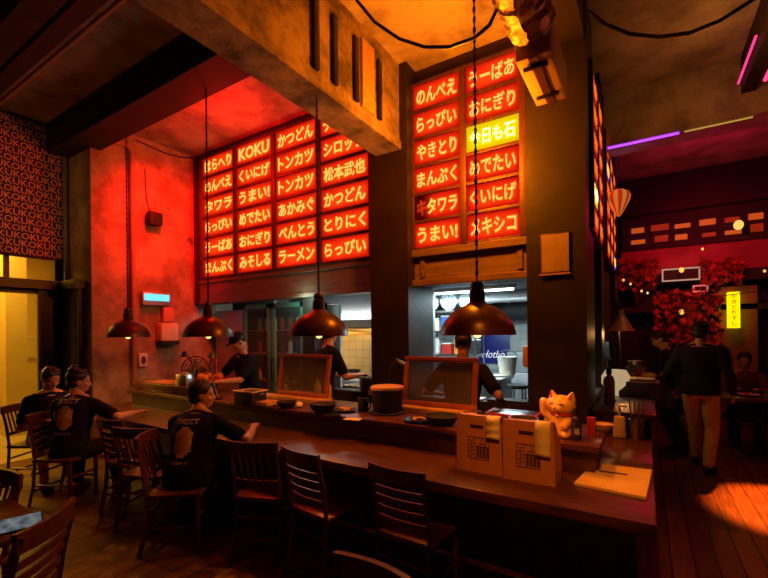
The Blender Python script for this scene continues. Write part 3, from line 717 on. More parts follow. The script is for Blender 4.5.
# gooseneck lamps
def goose(label, loc, h, rz, head=.05):
    t = thing('gooseneck_lamp', label, 'lamp', loc, rz)
    bm = bmesh.new(); add_lathe(bm, [(0, 0), (.06, 0), (.06, .012), (.02, .02), (0, .02)], n=20); obj('base', bm, black, t)
    bm = bmesh.new(); add_tube(bm, [(0, 0, .015), (0, 0, h*.6), (.01, 0, h*.85), (.04, 0, h*.97), (.085, 0, h)], .009, 10); obj('stem', bm, black, t, 60)
    bm = bmesh.new(); add_lathe(bm, [(.015, .07), (head*.5, .06), (head*.95, 0), (head, -.03), (head*.9, -.03), (head*.4, .04), (0, .05)], n=20)
    m = Matrix.Rotation(R(-40), 3, 'Y')
    for v in bm.verts: v.co = m @ v.co + V(.1, 0, h-.02)
    obj('lamp_shade', bm, black, t, 60)
    return t
q = onZ(386, 408, LT); goose('black gooseneck task lamp in front of the dark pillar behind the pot', (q.x, 3.37, LT), .42, R(20))
# left end of the ledge: sushi counter trays
t = thing('display_tray', 'low wooden display case with glass top at the left end of the ledge', 'display case', (-5.0, 3.05, LT))
bm = bmesh.new(); add_box(bm, (0, 0, .05), (1.1, .4, .1), .008); obj('case', bm, barwood, t)
bm = bmesh.new(); add_box(bm, (-.2, 0, .104), (.6, .3, .008), .002); obj('paper_mat', bm, mat('orange_print', (.7, .3, .12), .6, 0, (.2, .2, .12), 9), t)
t = thing('napkin_dispenser', 'chrome napkin dispenser on the wooden display case', 'dispenser', (-4.72, 2.98, LT+.1), .1)
bm = bmesh.new(); add_box(bm, (0, 0, .065), (.2, .12, .13), .01, taper=.85); obj('body', bm, steel, t)
bm = bmesh.new(); add_box(bm, (0, 0, .135), (.12, .03, .03), .004); obj('napkin', bm, paper, t)
t = thing('fruit_platter', 'red platter on the left end of the ledge', 'platter', (-4.7, 3.33, LT))
bm = bmesh.new(); add_lathe(bm, [(0, 0), (.06, 0), (.06, .1), (.22, .12), (.24, .14), (.22, .14), (0, .125)], n=28); obj('platter', bm, redplastic, t)
orange = mat('orange_peel', (.9, .42, .08), .45, 0, (.8, .34, .05), 30, .1)
for k, a in enumerate([.3, 1.5, 2.6, 3.7, 5.0]):
    o = simple('orange', 'round orange on the red platter', 'orange', (-4.7+.14*math.cos(a), 3.33+.12*math.sin(a), LT+.127+.04), orange, lambda b: add_ell(b, (0, 0, 0), (.042, .042, .039)), 'oranges on the red platter')
def mic(label, loc, pts):
    t = thing('desk_lamp', label, 'lamp', loc)
    bm = bmesh.new(); add_lathe(bm, [(0, 0), (.05, 0), (.05, .015), (0, .02)], n=18); obj('base', bm, black, t)
    bm = bmesh.new(); add_tube(bm, pts, .009, 8); obj('arm', bm, black, t, 60)
    e = Vector(pts[-1]); bm = bmesh.new(); add_lathe(bm, [(.0, .05), (.02, .045), (.045, -.02), (.04, -.02), (0, .03)], e, 16); obj('lamp_shade', bm, black, t, 50)
mic('black jointed lamp arm over the left end of the bar', (-4.42, 2.9, LT), [(0, 0, .015), (-.02, .03, .2), (-.12, .05, .42), (-.24, .05, .46)])
mic('black jointed lamp arm at the bar nearest the left chef', (-3.95, 2.88, LT), [(0, 0, .015), (-.14, .05, .16), (-.24, .08, .38), (-.2, .08, .46)])
# round fan
t = thing('desk_fan', 'round dark fan standing left of the chef under the hanging lamp', 'fan', (-5.05, 3.36, LT), R(38))
bm = bmesh.new()
for r in (.06, .1, .14, .175): add_tube(bm, [V(r*math.cos(a), -.03, .24+r*math.sin(a)) for a in [2*PI*k/24 for k in range(25)]], .004 if r < .17 else .008, 6, False)
for k in range(12): a = 2*PI*k/12; add_tube(bm, [V(.03*math.cos(a), -.04, .24+.03*math.sin(a)), V(.175*math.cos(a), -.02, .24+.175*math.sin(a))], .003, 5)
obj('cage', bm, black, t, 60)
for k in range(4):
    bm = bmesh.new(); add_ell(bm, (.08, 0, 0), (.065, .006, .04), 12, Matrix.Rotation(.4, 3, 'X')); m = Matrix.Rotation(PI/2*k, 3, 'Y')
    for v in bm.verts: v.co = m @ v.co + V(0, 0, .24)
    obj('blade', bm, steeldull, t)
bm = bmesh.new(); add_lathe(bm, [(0, 0), (.1, 0), (.1, .015), (.02, .03), (.016, .24), (0, .25)], n=20); obj('base', bm, black, t)

# lucky cat
def cat(loc, rz):
    t = thing('lucky_cat', 'golden lucky cat figurine with raised paw at the ledge end', 'figurine', loc, rz)
    bm = bmesh.new()                      # faces -Y
    loft(bm, [((0, 0, 0), .075, .06), ((0, 0, .02), .088, .072), ((0, 0, .08), .085, .068), ((0, -.002, .13), .066, .055), ((0, -.004, .155), .05, .045)], n=20)
    add_ell(bm, (0, -.008, .205), (.092, .075, .07), 20)
    for s in (-1, 1):
        add_tube(bm, [(s*.058, 0, .245), (s*.072, .0, .302)], [.036, .006], 10)
        add_ell(bm, (s*.05, -.06, .02), (.03, .035, .022), 12)
    limb(bm, [V(-.07, -.01, .11), V(-.112, -.03, .15), V(-.108, -.04, .22)], [.03, .028, .03])
    limb(bm, [V(.06, -.03, .11), V(.05, -.07, .08)], [.028, .026])
    add_ell(bm, (0, -.08, .19), (.035, .02, .022), 12)
    remesh('body', bm, .007, goldm, t, 3)
    for s in (-1, 1):
        bm = bmesh.new(); add_tube(bm, [(s*.06, -.018, .248), (s*.071, -.012, .29)], [.02, .004], 8); obj('inner_ear', bm, redplastic, t)
        bm = bmesh.new(); add_tube(bm, [V(s*.035-.016+.032*k/6, -.082+.006*abs(k-3)/3, .215+.008*math.sin(PI*k/6)) for k in range(7)], .0028, 6); obj('eye', bm, ink, t, 60)
    bm = bmesh.new(); add_ell(bm, (0, -.1, .198), (.007, .005, .005), 8); obj('nose', bm, ink, t)
    bm = bmesh.new(); add_tube(bm, [V(.02*math.sin(q), -.098+.012*abs(math.sin(q)), .185-.004*math.cos(2*q)) for q in [-1.5+.3*k for k in range(11)]], .002, 6); obj('mouth', bm, ink, t, 60)
    bm = bmesh.new(); add_tube(bm, [V(.07*math.cos(q), .058*math.sin(q)-.003, .148) for q in [2*PI*k/24 for k in range(25)]], .007, 8, False); obj('collar', bm, redplastic, t, 60)
    bm = bmesh.new(); add_ell(bm, (0, -.066, .138), (.014, .014, .014), 12); obj('bell', bm, brass, t)
    return t
q = onZ(561, 438, LT); cat((q.x, q.y+.07, LT), R(-18))
# soy bottle & small things next to the cat
q = onZ(576, 441, LT); b = bottle('sake_bottle', 'dark bottle with a 福 label right of the lucky cat', (q.x, q.y+.035, LT), mat('dark_bottle', (.04, .025, .015), .15), black, .2, .032, None, False)
bm = text_bm('福', .032, .04, .0008, .01)
for v in bm.verts: v.co += V(0, -.0335, .06)
o = obj('label_lettering', bm, paper, b, None); o.rotation_euler.z = R(12)
q = onZ(591, 437, LT); simple('red_carton', 'small red carton standing right of the dark bottle', 'carton', (q.x, q.y+.06, LT), redplastic, lambda b: add_box(b, (0, 0, .06), (.05, .04, .12), .003))
bowl('small dish with red rim on the ledge corner by the carton', (q.x+.05, q.y+.24, LT), mat('cream_glaze', (.6, .45, .3), .3), .07, .045, None, rim=redplastic)
q = onZ(553, 440, LT)
t = thing('card_holder', 'small leaning white sign card behind the lucky cat', 'card', (q.x-.07, q.y+.26, LT))
bm = bmesh.new(); add_box(bm, (0, 0, .11), (.05, .006, .2), .001, Matrix.Rotation(R(12), 3, 'Y')); obj('card', bm, paper, t)
bm = bmesh.new(); add_box(bm, (0, 0, .012), (.06, .04, .024), .004); obj('base', bm, black, t)

# ================================================================== KITCHEN
def kb(name, label, cat, m, a, b, bev=.005, group=None):
    a, b = Vector(a), Vector(b); c = V((a.x+b.x)/2, (a.y+b.y)/2, min(a.z, b.z)); bm = bmesh.new(); box2(bm, a-c, b-c, bev)
    o = obj(name, bm, m, None, 30); o.location = c; return tag(o, label, cat, group)
# glass-door fridge
t = thing('glass_door_fridge', 'tall teal-framed glass door fridge behind the left chef', 'fridge', (-4.62, 4.6, 0))
bm = bmesh.new(); x0, x1, y0, y1, h = -.63, .64, -.33, .33, 2.1
for a, b in (((x0, y0+.03, 0), (x0+.04, y1, h)), ((x1-.04, y0+.03, 0), (x1, y1, h)), ((x0, y0+.03, h-.1), (x1, y1, h)), ((x0, y0+.03, 0), (x1, y1, .15)), ((x0, y1-.04, 0), (x1, y1, h))): box2(bm, a, b)
obj('cabinet', bm, black, t)
for s, (a, b) in enumerate(((x0, -.02), (0.0, x1))):
    bm = bmesh.new(); f = .075
    for c, d in (((a, y0, .12), (a+f, y0+.04, h)), ((b-f, y0, .12), (b, y0+.04, h)), ((a, y0, h-f), (b, y0+.04, h)), ((a, y0, .12), (b, y0+.04, .12+f))): box2(bm, c, d, .006)
    dr = obj('door', bm, teal, t)
    bm = bmesh.new(); box2(bm, (a+f, y0+.015, .12+f), (b-f, y0+.025, h-f)); obj('pane', bm, pane, dr)
    bm = bmesh.new(); hx = b-.04 if s == 0 else a+.04; add_tube(bm, [(hx, y0, 1.0), (hx, y0-.04, 1.0), (hx, y0-.04, 1.3), (hx, y0, 1.3)], .01, 8); obj('door_handle', bm, black, dr)
for z in (.55, .95, 1.35, 1.7):
    bm = bmesh.new(); box2(bm, (x0+.05, y0+.08, z), (x1-.05, y1-.05, z+.015)); obj('shelf', bm, steeldull, t)
rnd = random.Random(3); cols_ = [greenb, cream, blueplastic, white, redplastic]
cn = ['green', 'cream', 'blue', 'white', 'red']; proto = {}
for zi, z in enumerate((.95, 1.35, 1.7)):
    for k in range(7):
        ci = rnd.randrange(5); p = (-4.62-.5+.165*k, 4.5, z+.015)
        lab = '%s bottle, %s on the %s fridge shelf behind the chef' % (cn[ci], ['leftmost', 'second', 'third', 'middle', 'fifth', 'sixth', 'rightmost'][k], ['lower', 'middle', 'upper'][zi])
        if ci not in proto: proto[ci] = bottle('drink_bottle', lab, p, cols_[ci], black, .24, .035, 'bottles in the glass door fridge', False)
        else: dup(proto[ci], p, None, lab, 'bottles in the glass door fridge')
kb('steel_cabinet', 'tall steel cabinet left of the teal-framed fridge', 'cabinet', steeldull, (-6.2, 4.5, 0), (-5.35, 4.9, 2.05))
# opening A content
kb('strip_curtain_panel', 'grey hanging curtain panel at the left edge of the pass', 'curtain', mat('grey_vinyl', (.45, .4, .36), .4), (-3.72, 4.46, 0), (-3.5, 4.5, 2.05))
t = thing('range_hood', 'steel range hood above the cooking line in the left pass', 'hood', (-4.6, 5.8, 1.75))
bm = bmesh.new(); add_prism(bm, [(-.4, 0), (.35, 0), (.35, .7), (.1, .7), (-.4, .12)], -1.1, 1.1, 'X'); obj('canopy', bm, steel, t, 20)
bm = bmesh.new(); box2(bm, (-1.0, -.36, -.02), (1.0, .3, 0)); obj('filter', bm, steeldull, t)
t = thing('cooking_range', 'steel cooking range under the hood in the left pass', 'range', (-4.8, 5.75, 0))
bm = bmesh.new(); box2(bm, (-1.0, -.4, 0), (1.0, .4, .9), .01); obj('body', bm, steeldull, t)
for k in range(4): bm = bmesh.new(); add_tube(bm, [V(-.75+.5*k+.13*math.cos(a), 0+.13*math.sin(a), .912) for a in [2*PI*j/16 for j in range(17)]], .01, 6, False); obj('burner', bm, black, t, 60)
for k in range(4): bm = bmesh.new(); add_tube(bm, [(-.75+.5*k, -.4, .8), (-.75+.5*k, -.44, .8)], .03, 12); obj('knob', bm, black, t)
def wok(label, loc):
    t = thing('wok', label, 'pan', loc, R(-60))
    bm = bmesh.new(); add_lathe(bm, [(0, 0), (.07, .004), (.14, .04), (.19, .1), (.185, .1), (.13, .045), (0, .008)], n=28); obj('pan', bm, black, t, 60)
    bm = bmesh.new(); add_tube(bm, [(.18, 0, .09), (.4, 0, .14)], .012, 8); obj('handle', bm, black, t)
wok('black wok on the cooking range right of the cook', (-4.3, 5.75, .925))
kb('wall_shelf', 'yellow lit wooden wall shelf below the range hood', 'shelf', mat('warm_shelf', (.8, .55, .2), .5), (-5.2, 6.0, 1.62), (-3.9, 6.2, 1.68))
kb('steel_fridge', 'blue-grey steel fridge at the right end of the left pass', 'fridge', mat('blue_steel', (.45, .6, .72), .35, .4), (-3.75, 5.6, 0), (-3.1, 6.15, 1.55))
t = thing('stock_pot', 'steel stock pot on the pass sill right of the cook', 'pot', (-2.92, 4.3, .93))
bm = bmesh.new(); add_lathe(bm, [(0, 0), (.12, 0), (.125, .01), (.125, .18), (.115, .18), (.11, .02), (0, .02)], n=28); obj('pot_body', bm, steel, t)
bm = bmesh.new(); add_tube(bm, [(.12, 0, .14), (.16, 0, .14), (.16, .0, .16), (.12, 0, .16)], .007, 8); obj('handle', bm, steel, t)
for k in range(6):
    if k == 0: p0_ = simple('plate', '', 'plate', (-3.2, 5.2, 0), white, lambda b: add_lathe(b, [(0, 0), (.08, 0), (.14, .014), (.135, .018), (.075, .006), (0, .006)], n=26), 'stacked white plates in the left pass'); pl = p0_
    else: pl = dup(p0_, (0, 0, 0))
    pl.location = (-3.15, 5.05, .9+.014*k); pl['label'] = ['bottom', 'second', 'third', 'fourth', 'fifth', 'top'][k]+' white plate of the stack on the steel prep table in the left pass'
t = thing('prep_table', 'steel prep table holding the plate stack in the left pass', 'table', (-3.4, 5.05, 0))
bm = bmesh.new(); box2(bm, (-.35, -.25, .86), (.5, .3, .9), .005); obj('table_top', bm, steel, t)
for x in (-.3, .45):
    for y in (-.2, .25): bm = bmesh.new(); add_tube(bm, [(x, y, 0), (x, y, .86)], .02, 10); obj('leg', bm, steel, t)
# opening B content
kb('steel_partition', 'tall steel panel at the left side of the pass between the pillars', 'panel', steeldull, (-2.4, 4.62, 0), (-2.2, 4.7, 2.28))
t = thing('wall_rack', 'steel shelf rack with containers behind the right cook', 'rack', (-2.55, 5.95, 0))
for z in (.9, 1.3, 1.65, 1.95): bm = bmesh.new(); box2(bm, (-.5, -.2, z), (.5, .2, z+.025)); obj('shelf', bm, steel, t)
for x in (-.48, .48):
    for y in (-.18, .18): bm = bmesh.new(); add_tube(bm, [(x, y, 0), (x, y, 2.0)], .014, 8); obj('post', bm, steel, t)
rnd = random.Random(9)
pal = [('red', redplastic), ('white', white), ('blue', blueplastic), ('cream', cream), ('black', blackmatte), ('orange', mat('orange_plastic', (.85, .3, .05), .4))]
for zi, z in enumerate((.925, 1.325, 1.675)):
    for k in range(5):
        c, m_ = pal[(zi*2+k*5) % 6]; hh = .14+.1*rnd.random(); t = thing('food_container', '%s lidded container, %s on the %s shelf of the steel rack' % (c, ['leftmost', 'second', 'middle', 'fourth', 'rightmost'][k], ['low', 'middle', 'upper'][zi]), 'container', (-2.55-.4+.2*k, 5.92, z), 0, 'containers on the steel rack')
        bm = bmesh.new(); add_box(bm, (0, 0, hh/2), (.15, .2, hh), .012); obj('body', bm, m_, t)
        bm = bmesh.new(); add_box(bm, (0, 0, hh+.008), (.16, .21, .018), .006); obj('lid', bm, white, t)
for k, (x, z, r) in enumerate(((-2.84, 1.975, .1), (-2.55, 1.975, .112), (-2.26, 1.975, .1))):
    def f(b, r=r, k=k):
        rn = random.Random(k); res = bmesh.ops.create_icosphere(b, subdivisions=4, radius=r)
        for v in res['verts']: v.co *= .86+.28*rn.random(); v.co.z *= 1.25
        lo = min(v.co.z for v in res['verts'])
        for v in res['verts']: v.co.z -= lo
    simple('plastic_bag', '%s crumpled clear plastic bag on top of the steel rack' % ['left', 'biggest middle', 'right'][k], 'bag', (x, 5.93, z), plastbag, f, 'plastic bags on the steel rack', smooth=None)
scr = thing('menu_screen', 'navy board with white handwriting on the kitchen back wall', 'board', (-2.43, 7.78, 1.33))
bm = bmesh.new(); add_box(bm, (0, 0, 0), (.6, .03, .55), .006); obj('panel', bm, mat('navy_board', (.01, .015, .12), .4, emit=(.01, .015, .2), estr=.25), scr)  # panel has a weak emission of its own
bm = text_bm('Hotho', .42, .14, .002, -.004)
sh = Matrix(((1, 0, .3), (0, 1, 0), (0, 0, 1)))
for v in bm.verts: v.co = sh @ v.co + V(0, -.018, -.1)
obj('lettering', bm, glow('emissive_letters', (.8, .85, 1), 1.0), scr, None)  # lettering is emissive
kb('paper_towel_box', 'white paper box hanging on the back wall left of the navy board', 'box', white, (-3.05, 7.62, 1.36), (-2.75, 7.8, 1.7))
t = thing('prep_counter', 'steel prep counter in the pass between the pillars', 'counter', (-1.75, 5.5, 0))
bm = bmesh.new(); box2(bm, (-.35, -.3, 0), (.2, .22, 1.02), .006); obj('body', bm, steeldull, t)
bm = bmesh.new(); box2(bm, (-.38, -.33, 1.02), (.23, .24, 1.06), .006); obj('counter_top', bm, steel, t)
for k in range(6):
    simple('paper_stack', 'loose white papers on the steel prep counter' , 'paper', (-1.95+.06*k, 5.45+.07*(k % 3), 1.06+.002*k), paper, lambda b: add_box(b, (0, 0, .001), (.2, .15, .002)), 'loose papers on the prep counter', .5*k)
t = thing('bucket', 'white bucket on the steel prep counter below the tubes', 'bucket', (-1.6, 5.7, 1.06))
bm = bmesh.new(); add_lathe(bm, [(0, 0), (.1, 0), (.13, .24), (.135, .25), (.12, .25), (.09, .01), (0, .01)], n=26); obj('body', bm, white, t)
bm = bmesh.new(); add_tube(bm, [V(.13*math.cos(a), 0, .24+.1*math.sin(a)) for a in [PI*k/10 for k in range(11)]], .005, 6); obj('handle', bm, black, t, 60)
t = thing('bar_stool', 'steel stool standing right of the prep counter in the pass', 'stool', (-1.33, 5.2, 0))
bm = bmesh.new(); add_lathe(bm, [(0, .96), (.13, .96), (.14, .98), (.13, 1.0), (0, 1.0)], n=24); obj('seat', bm, black, t)
for k in range(4): a = PI/4+PI/2*k; bm = bmesh.new(); add_tube(bm, [(.09*math.cos(a), .09*math.sin(a), .96), (.18*math.cos(a), .18*math.sin(a), 0)], .011, 8); obj('leg', bm, steel, t)
kb('orange_parcel', 'orange-brown parcel hanging beside the right dark pillar in the pass', 'parcel', mat('orange_card', (.6, .3, .12), .7), (-1.08, 4.4, 1.28), (-.91, 4.52, 1.5), .02)
kb('black_tray', 'black tray lying on the pass sill before the stool', 'tray', blackmatte, (-1.4, 4.22, .93), (-1.0, 4.38, .955))
kb('white_tray', 'white shallow tray lying on the pass sill left of the black tray', 'tray', white, (-1.75, 4.22, .93), (-1.45, 4.38, .95))
tube = glow('tube_white', (.75, .95, 1), 9); tubec = glow('tube_cyan', (.15, .85, .95), 4)
def tubelight(label, c, L, m, rz=0):
    t = thing('tube_light', label, 'light', c, rz, 'kitchen tube lights')
    bm = bmesh.new(); add_box(bm, (0, 0, .035), (L, .1, .05), .006); obj('housing', bm, white, t)
    bm = bmesh.new(); add_tube(bm, [(-L/2+.03, 0, 0), (L/2-.03, 0, 0)], .018, 10); obj('tube', bm, m, t, 60)
tubelight('white tube light on the kitchen ceiling in the left pass', (-4.35, 5.1, 2.56), 1.3, tube)
tubelight('white tube light on the kitchen ceiling behind the large lamp', (-2.1, 5.6, 2.22), 1.3, tube)
qc = onY(519, 316, 7.65); tubelight('cyan tube light on the back wall of the right pass', (qc.x, 7.65, qc.z), .6, tubec)
for k, (px, lab) in enumerate(((509, 'left small round ceiling light near the cyan tube in the pass'), (526, 'right small round ceiling light near the cyan tube in the pass'))):
    q = onY(px, 296, 6.6); t = thing('downlight', lab, 'light', (q.x, 6.6, 2.28), 0, 'kitchen downlights')
    bm = bmesh.new(); add_lathe(bm, [(0, 0), (.09, 0), (.09, -.03), (.07, -.035), (0, -.03)], n=20); obj('housing', bm, white, t)
    bm = bmesh.new(); add_lathe(bm, [(0, -.034), (.06, -.036), (.03, -.06), (0, -.065)], n=20); obj('lens', bm, tube, t)
bm = bmesh.new(); add_tube(bm, [(-1.3, 0, 0), (1.2, 0, 0)], .09, 16)
for k in range(9): add_tube(bm, [(-1.2+.29*k, 0, 0), (-1.17+.29*k, 0, 0)], .1, 16)
o = obj('exhaust_duct', bm, steeldull, None); o.location = (-2.0, 6.3, 2.18); tag(o, 'ribbed steel exhaust duct under the ceiling of the right pass', 'duct')
kb('upper_cabinet', 'dark wall cabinet on the back wall behind the downlights of the right pass', 'cabinet', black, (-2.6, 7.5, 1.85), (-1.4, 7.8, 2.2), .01)
kb('steel_worktable', 'long steel worktable along the back wall of the right pass', 'table', steeldull, (-3.4, 7.15, 0), (-.9, 7.74, .95), .01)
kb('grey_oven', 'grey oven standing on the long steel worktable of the right pass', 'oven', mat('grey_enamel', (.3, .31, .32), .4), (-2.05, 7.25, .95), (-1.55, 7.7, 1.3), .02)

# ================================================================== LEFT WALL FIXTURES
def pipe(name, label, cat, pts, r, m, n=10, group=None):
    c = Vector(pts[0]); bm = bmesh.new(); add_tube(bm, [Vector(p)-c for p in pts], r, n); o = obj(name, bm, m, None, 60); o.location = c; return tag(o, label, cat, group)
zt = onX(130, 148, -6.27).z
pipe('conduit_pipe', 'vertical conduit pipe running down the red left wall', 'pipe', [(-6.27, 3.19, .95), (-6.27, 3.19, zt-.1), (-6.27, 3.16, zt), (-6.27, 3.06, zt+.03), (-6.27, 2.9, zt-.02), (-6.27, 2.74, zt+.05)], .034, mat('painted_pipe', (.42, .22, .13), .4))
pipe('wall_cable', 'thin cable sagging along the top of the red wall', 'cable', [onX(136, 140, -6.32), onX(150, 146, -6.32), onX(165, 153, -6.32), onX(180, 157, -6.32), onX(194, 158, -6.32)], .009, black)
pipe('ceiling_pipe', 'thin brownish pipe running along the dark ceiling joists at upper left', 'pipe', [(-7.05, 1.78, 4.42), (-2.55, 1.78, 4.42)], .02, mat('ceiling_pipe_paint', (.5, .35, .2), .5))
sp = thing('wall_speaker', 'small black box speaker mounted on the red wall', 'speaker', onX(155, 219, -6.22))
bm = bmesh.new(); add_box(bm, (0, 0, 0), (.14, .2, .2), .03); obj('speaker_case', bm, blackmatte, sp)
bm = bmesh.new(); add_box(bm, (-.09, 0, 0), (.06, .05, .05), .006); obj('bracket', bm, black, sp)
bm = bmesh.new(); add_lathe(bm, [(0, 0), (.05, 0), (.06, .01), (.05, .012), (0, .004)], n=20)
for v in bm.verts: v.co = V(v.co.z+.068, v.co.y, v.co.x)
obj('grille', bm, black, sp)
bm = bmesh.new(); add_tube(bm, [(-.1, 0, .05), (-.1, -.06, .3), (-.1, -.08, .75)], .006, 6); obj('cable', bm, black, sp, 60)
q = onX(189, 239, -6.33); simple('pipe_stub', 'small metal pipe stub on the red wall beside the signs', 'fitting', q, steel, lambda b: add_tube(b, [(0, 0, 0), (.08, 0, 0)], .02, 10))
q = onX(156, 299, -6.28)
t = thing('insect_trap_light', 'glowing blue-white insect trap light on the left wall', 'light', q)
bm = bmesh.new(); add_box(bm, (0, 0, 0), (.08, .42, .2), .01); obj('housing', bm, steeldull, t)
bm = bmesh.new()
add_box(bm, (.045, 0, .02), (.012, .38, .1), .004); obj('lamp_tube', bm, glow('trap_glow', (.16, .62, 1), 1.5), t)
q = onX(168, 334, -6.26)
t = thing('towel_dispenser', 'white paper towel dispenser on the left wall below the trap light', 'dispenser', q)
bm = bmesh.new(); add_box(bm, (0, 0, 0), (.16, .28, .34), .03); obj('cover', bm, cream, t)
bm = bmesh.new(); add_box(bm, (.005, 0, -.13), (.17, .29, .06), .01); obj('slot', bm, blackmatte, t)
q = onX(168, 316, -6.28); kb('tissue_packet', 'small pinkish packet standing on the towel dispenser', 'packet', mat('pink_packet', (.7, .3, .35), .5), (q.x-.04, q.y-.08, q.z-.09), (q.x+.04, q.y+.08, q.z+.13))
q = onX(143, 360, -6.3)
t = thing('card_terminal', 'white wall terminal with an oval dark window on the left wall', 'terminal', q)
bm = bmesh.new(); add_box(bm, (0, 0, 0), (.06, .13, .2), .015); obj('case', bm, white, t)
bm = bmesh.new(); add_ell(bm, (.03, 0, 0), (.006, .035, .06), 14); obj('window', bm, mat('purple_window', (.12, .03, .12), .3), t)
# KOKU banner
t = thing('mesh_banner', 'dark mesh banner printed with rows of KOKU hanging over the glazed front', 'banner', (-7.02, 1.9, 2.72))
bm = bmesh.new(); box2(bm, (-.006, -1.1, 0), (0, .76, 1.86)); obj('cloth', bm, mat('banner_cloth', (.05, .012, .01), .8, 0, (.03, .008, .007), 30), t)
rows = '\n'.join(('KOKU'*8)[(k*3) % 4:][:22] for k in range(18))
bm = text_bm(rows, 1.82, 1.8, .002, .012, spacing=.85, res=2)
for v in bm.verts: v.co = V(.004-v.co.y, v.co.x-.17, v.co.z+.93)
obj('lettering', bm, mat('banner_print', (.75, .38, .28), .8), t, None)
bm = bmesh.new(); add_tube(bm, [(0, -1.12, 1.86), (0, .78, 1.86)], .015, 10); obj('hanging_rod', bm, black, t)
pipe('drain_pipe', 'olive vertical pipe between the banner and the red wall', 'pipe', [(-7.0, 2.64, 2.42), (-7.0, 2.64, 4.6)], .03, mat('olive_pipe', (.3, .26, .12), .5))
# hall things
t = thing('notice_frame', 'small framed notice on the yellow hall wall', 'frame', onX(31, 347, -9.97))
bm = bmesh.new(); add_box(bm, (0, 0, 0), (.02, .4, .44), .006); obj('frame', bm, white, t)
bm = bmesh.new(); add_box(bm, (.012, 0, 0), (.004, .32, .36)); obj('sheet', bm, paper, t)
sbox('column_hall', hallw, ((-9.2, 2.5, 0), (-8.9, 2.78, 3.4)))
t = thing('stair_railing', 'dark metal stair railing in the yellow hall', 'railing', (-8.4, 1.6, 0))
bm = bmesh.new(); add_tube(bm, [(-.9, .5, 1.35), (0, .5, 1.35), (.9, .1, .75)], .022, 8); obj('handrail', bm, black, t, 60)
for k in range(8): bm = bmesh.new(); x = -.8+.22*k; z = 1.35 if x < 0 else 1.35-.6*x/.9; y = .5 if x < 0 else .5-.4*x/.9; add_tube(bm, [(x, y, 0), (x, y, z)], .01, 6); obj('baluster', bm, black, t)

# ================================================================== CEILING FITTINGS
def strap(label, x, y, z0, z1, w=.05):
    bm = bmesh.new(); box2(bm, (-.03, -w/2, 0), (0, w/2, z1-z0), .005); o = obj('cable_duct', bm, black, None, 30); o.location = (x, y, z0); tag(o, label, 'duct', 'black ducts on the beam')
for k, (px, lab) in enumerate(((315, 'nearest black vertical duct strapped on the concrete beam'), (334, 'second black vertical duct on the concrete beam'), (355, 'third black vertical duct on the beam left of the plywood'), (378, 'farthest black vertical duct on the beam right of the plywood'))):
    q = onX(px, 70, -2.27); 
    bm = bmesh.new(); box2(bm, (0, -.03, 0), (.035, .03, .6), .005); o = obj('cable_duct', bm, black, None, 30); o.location = (-2.27, min(q.y, 3.9), 3.8); tag(o, lab, 'duct', 'black ducts on the beam')
q0, q1 = onX(357, 70, -2.27), onX(376, 90, -2.27)
kb('plywood_panel', 'orange-lit plywood cover panel on the side of the concrete beam', 'panel', lightwood, (-2.27, q0.y+.06, 3.8), (-2.24, q1.y-.06, 4.45))
pipe('ceiling_cable', 'black cable sagging across the orange ceiling between beam and duct', 'cable', [onY(357, 0, 2.4), onY(375, 22, 2.45), onY(400, 39, 2.5), onY(425, 47, 2.5), onY(450, 47, 2.5), onY(475, 38, 2.5), onY(490, 25, 2.45), onY(497, 10, 2.4)], .011, black)
pipe('ceiling_cable', 'black cable sagging below the brown ceiling at right', 'cable', [onY(590, 12, 3.6), onY(605, 24, 3.55), onY(630, 34, 3.5), onY(660, 37, 3.5), onY(690, 33, 3.5), onY(720, 21, 3.5), onY(756, -2, 3.5)], .013, black)
# foil duct with yellow end box under the second beam
zb = 3.55; e0, e1 = onZ(538, 55, zb), onZ(548, 104, zb); n0 = onZ(510, 6, zb)
t = thing('hanging_duct', 'foil-wrapped hanging duct with a yellow strapped box before the right pillar', 'duct', ((e0.x+e1.x)/2, e0.y, zb))
foil = mat('foil_wrap', (.5, .33, .14), .3, .75, (.1, .055, .02), 9, 1.0, detail=8)
bm = bmesh.new(); L = e0.y-n0.y+.3
bmesh.ops.create_grid(bm, x_segments=12, y_segments=24, size=1)
base = [v for v in bm.verts]; rnd = random.Random(2)
for v in base:
    a = -v.co.x*PI*.98+PI/2; v.co = V(.15*math.cos(a), -.02-L/2+v.co.y*L/2, .2+.14*math.sin(a))+V(rnd.uniform(-1, 1), rnd.uniform(-1, 1), rnd.uniform(-1, 1))*.012
obj('foil_duct', bm, foil, t, 30)
yb = mat('yellow_box', (.7, .5, .17), .5, 0, (.6, .4, .12), 6); L = e1.y-e0.y
bm = bmesh.new(); box2(bm, (-.12, 0, 0), (.12, L, .26), .01); obj('end_box', bm, yb, t)
bm = bmesh.new(); box2(bm, (-.03, 0, -.01), (.03, L, .0)); obj('centre_strip', bm, darkwood, t)
for y in (.08, L-.18): bm = bmesh.new(); box2(bm, (-.085, y, -.03), (.085, y+.03, -.008), .004); obj('strap', bm, black, t)
for y in (-.5, L*.5): bm = bmesh.new(); add_tube(bm, [(0, y, .2), (0, y, 1.05)], .012, 8); obj('hanger', bm, black, t)
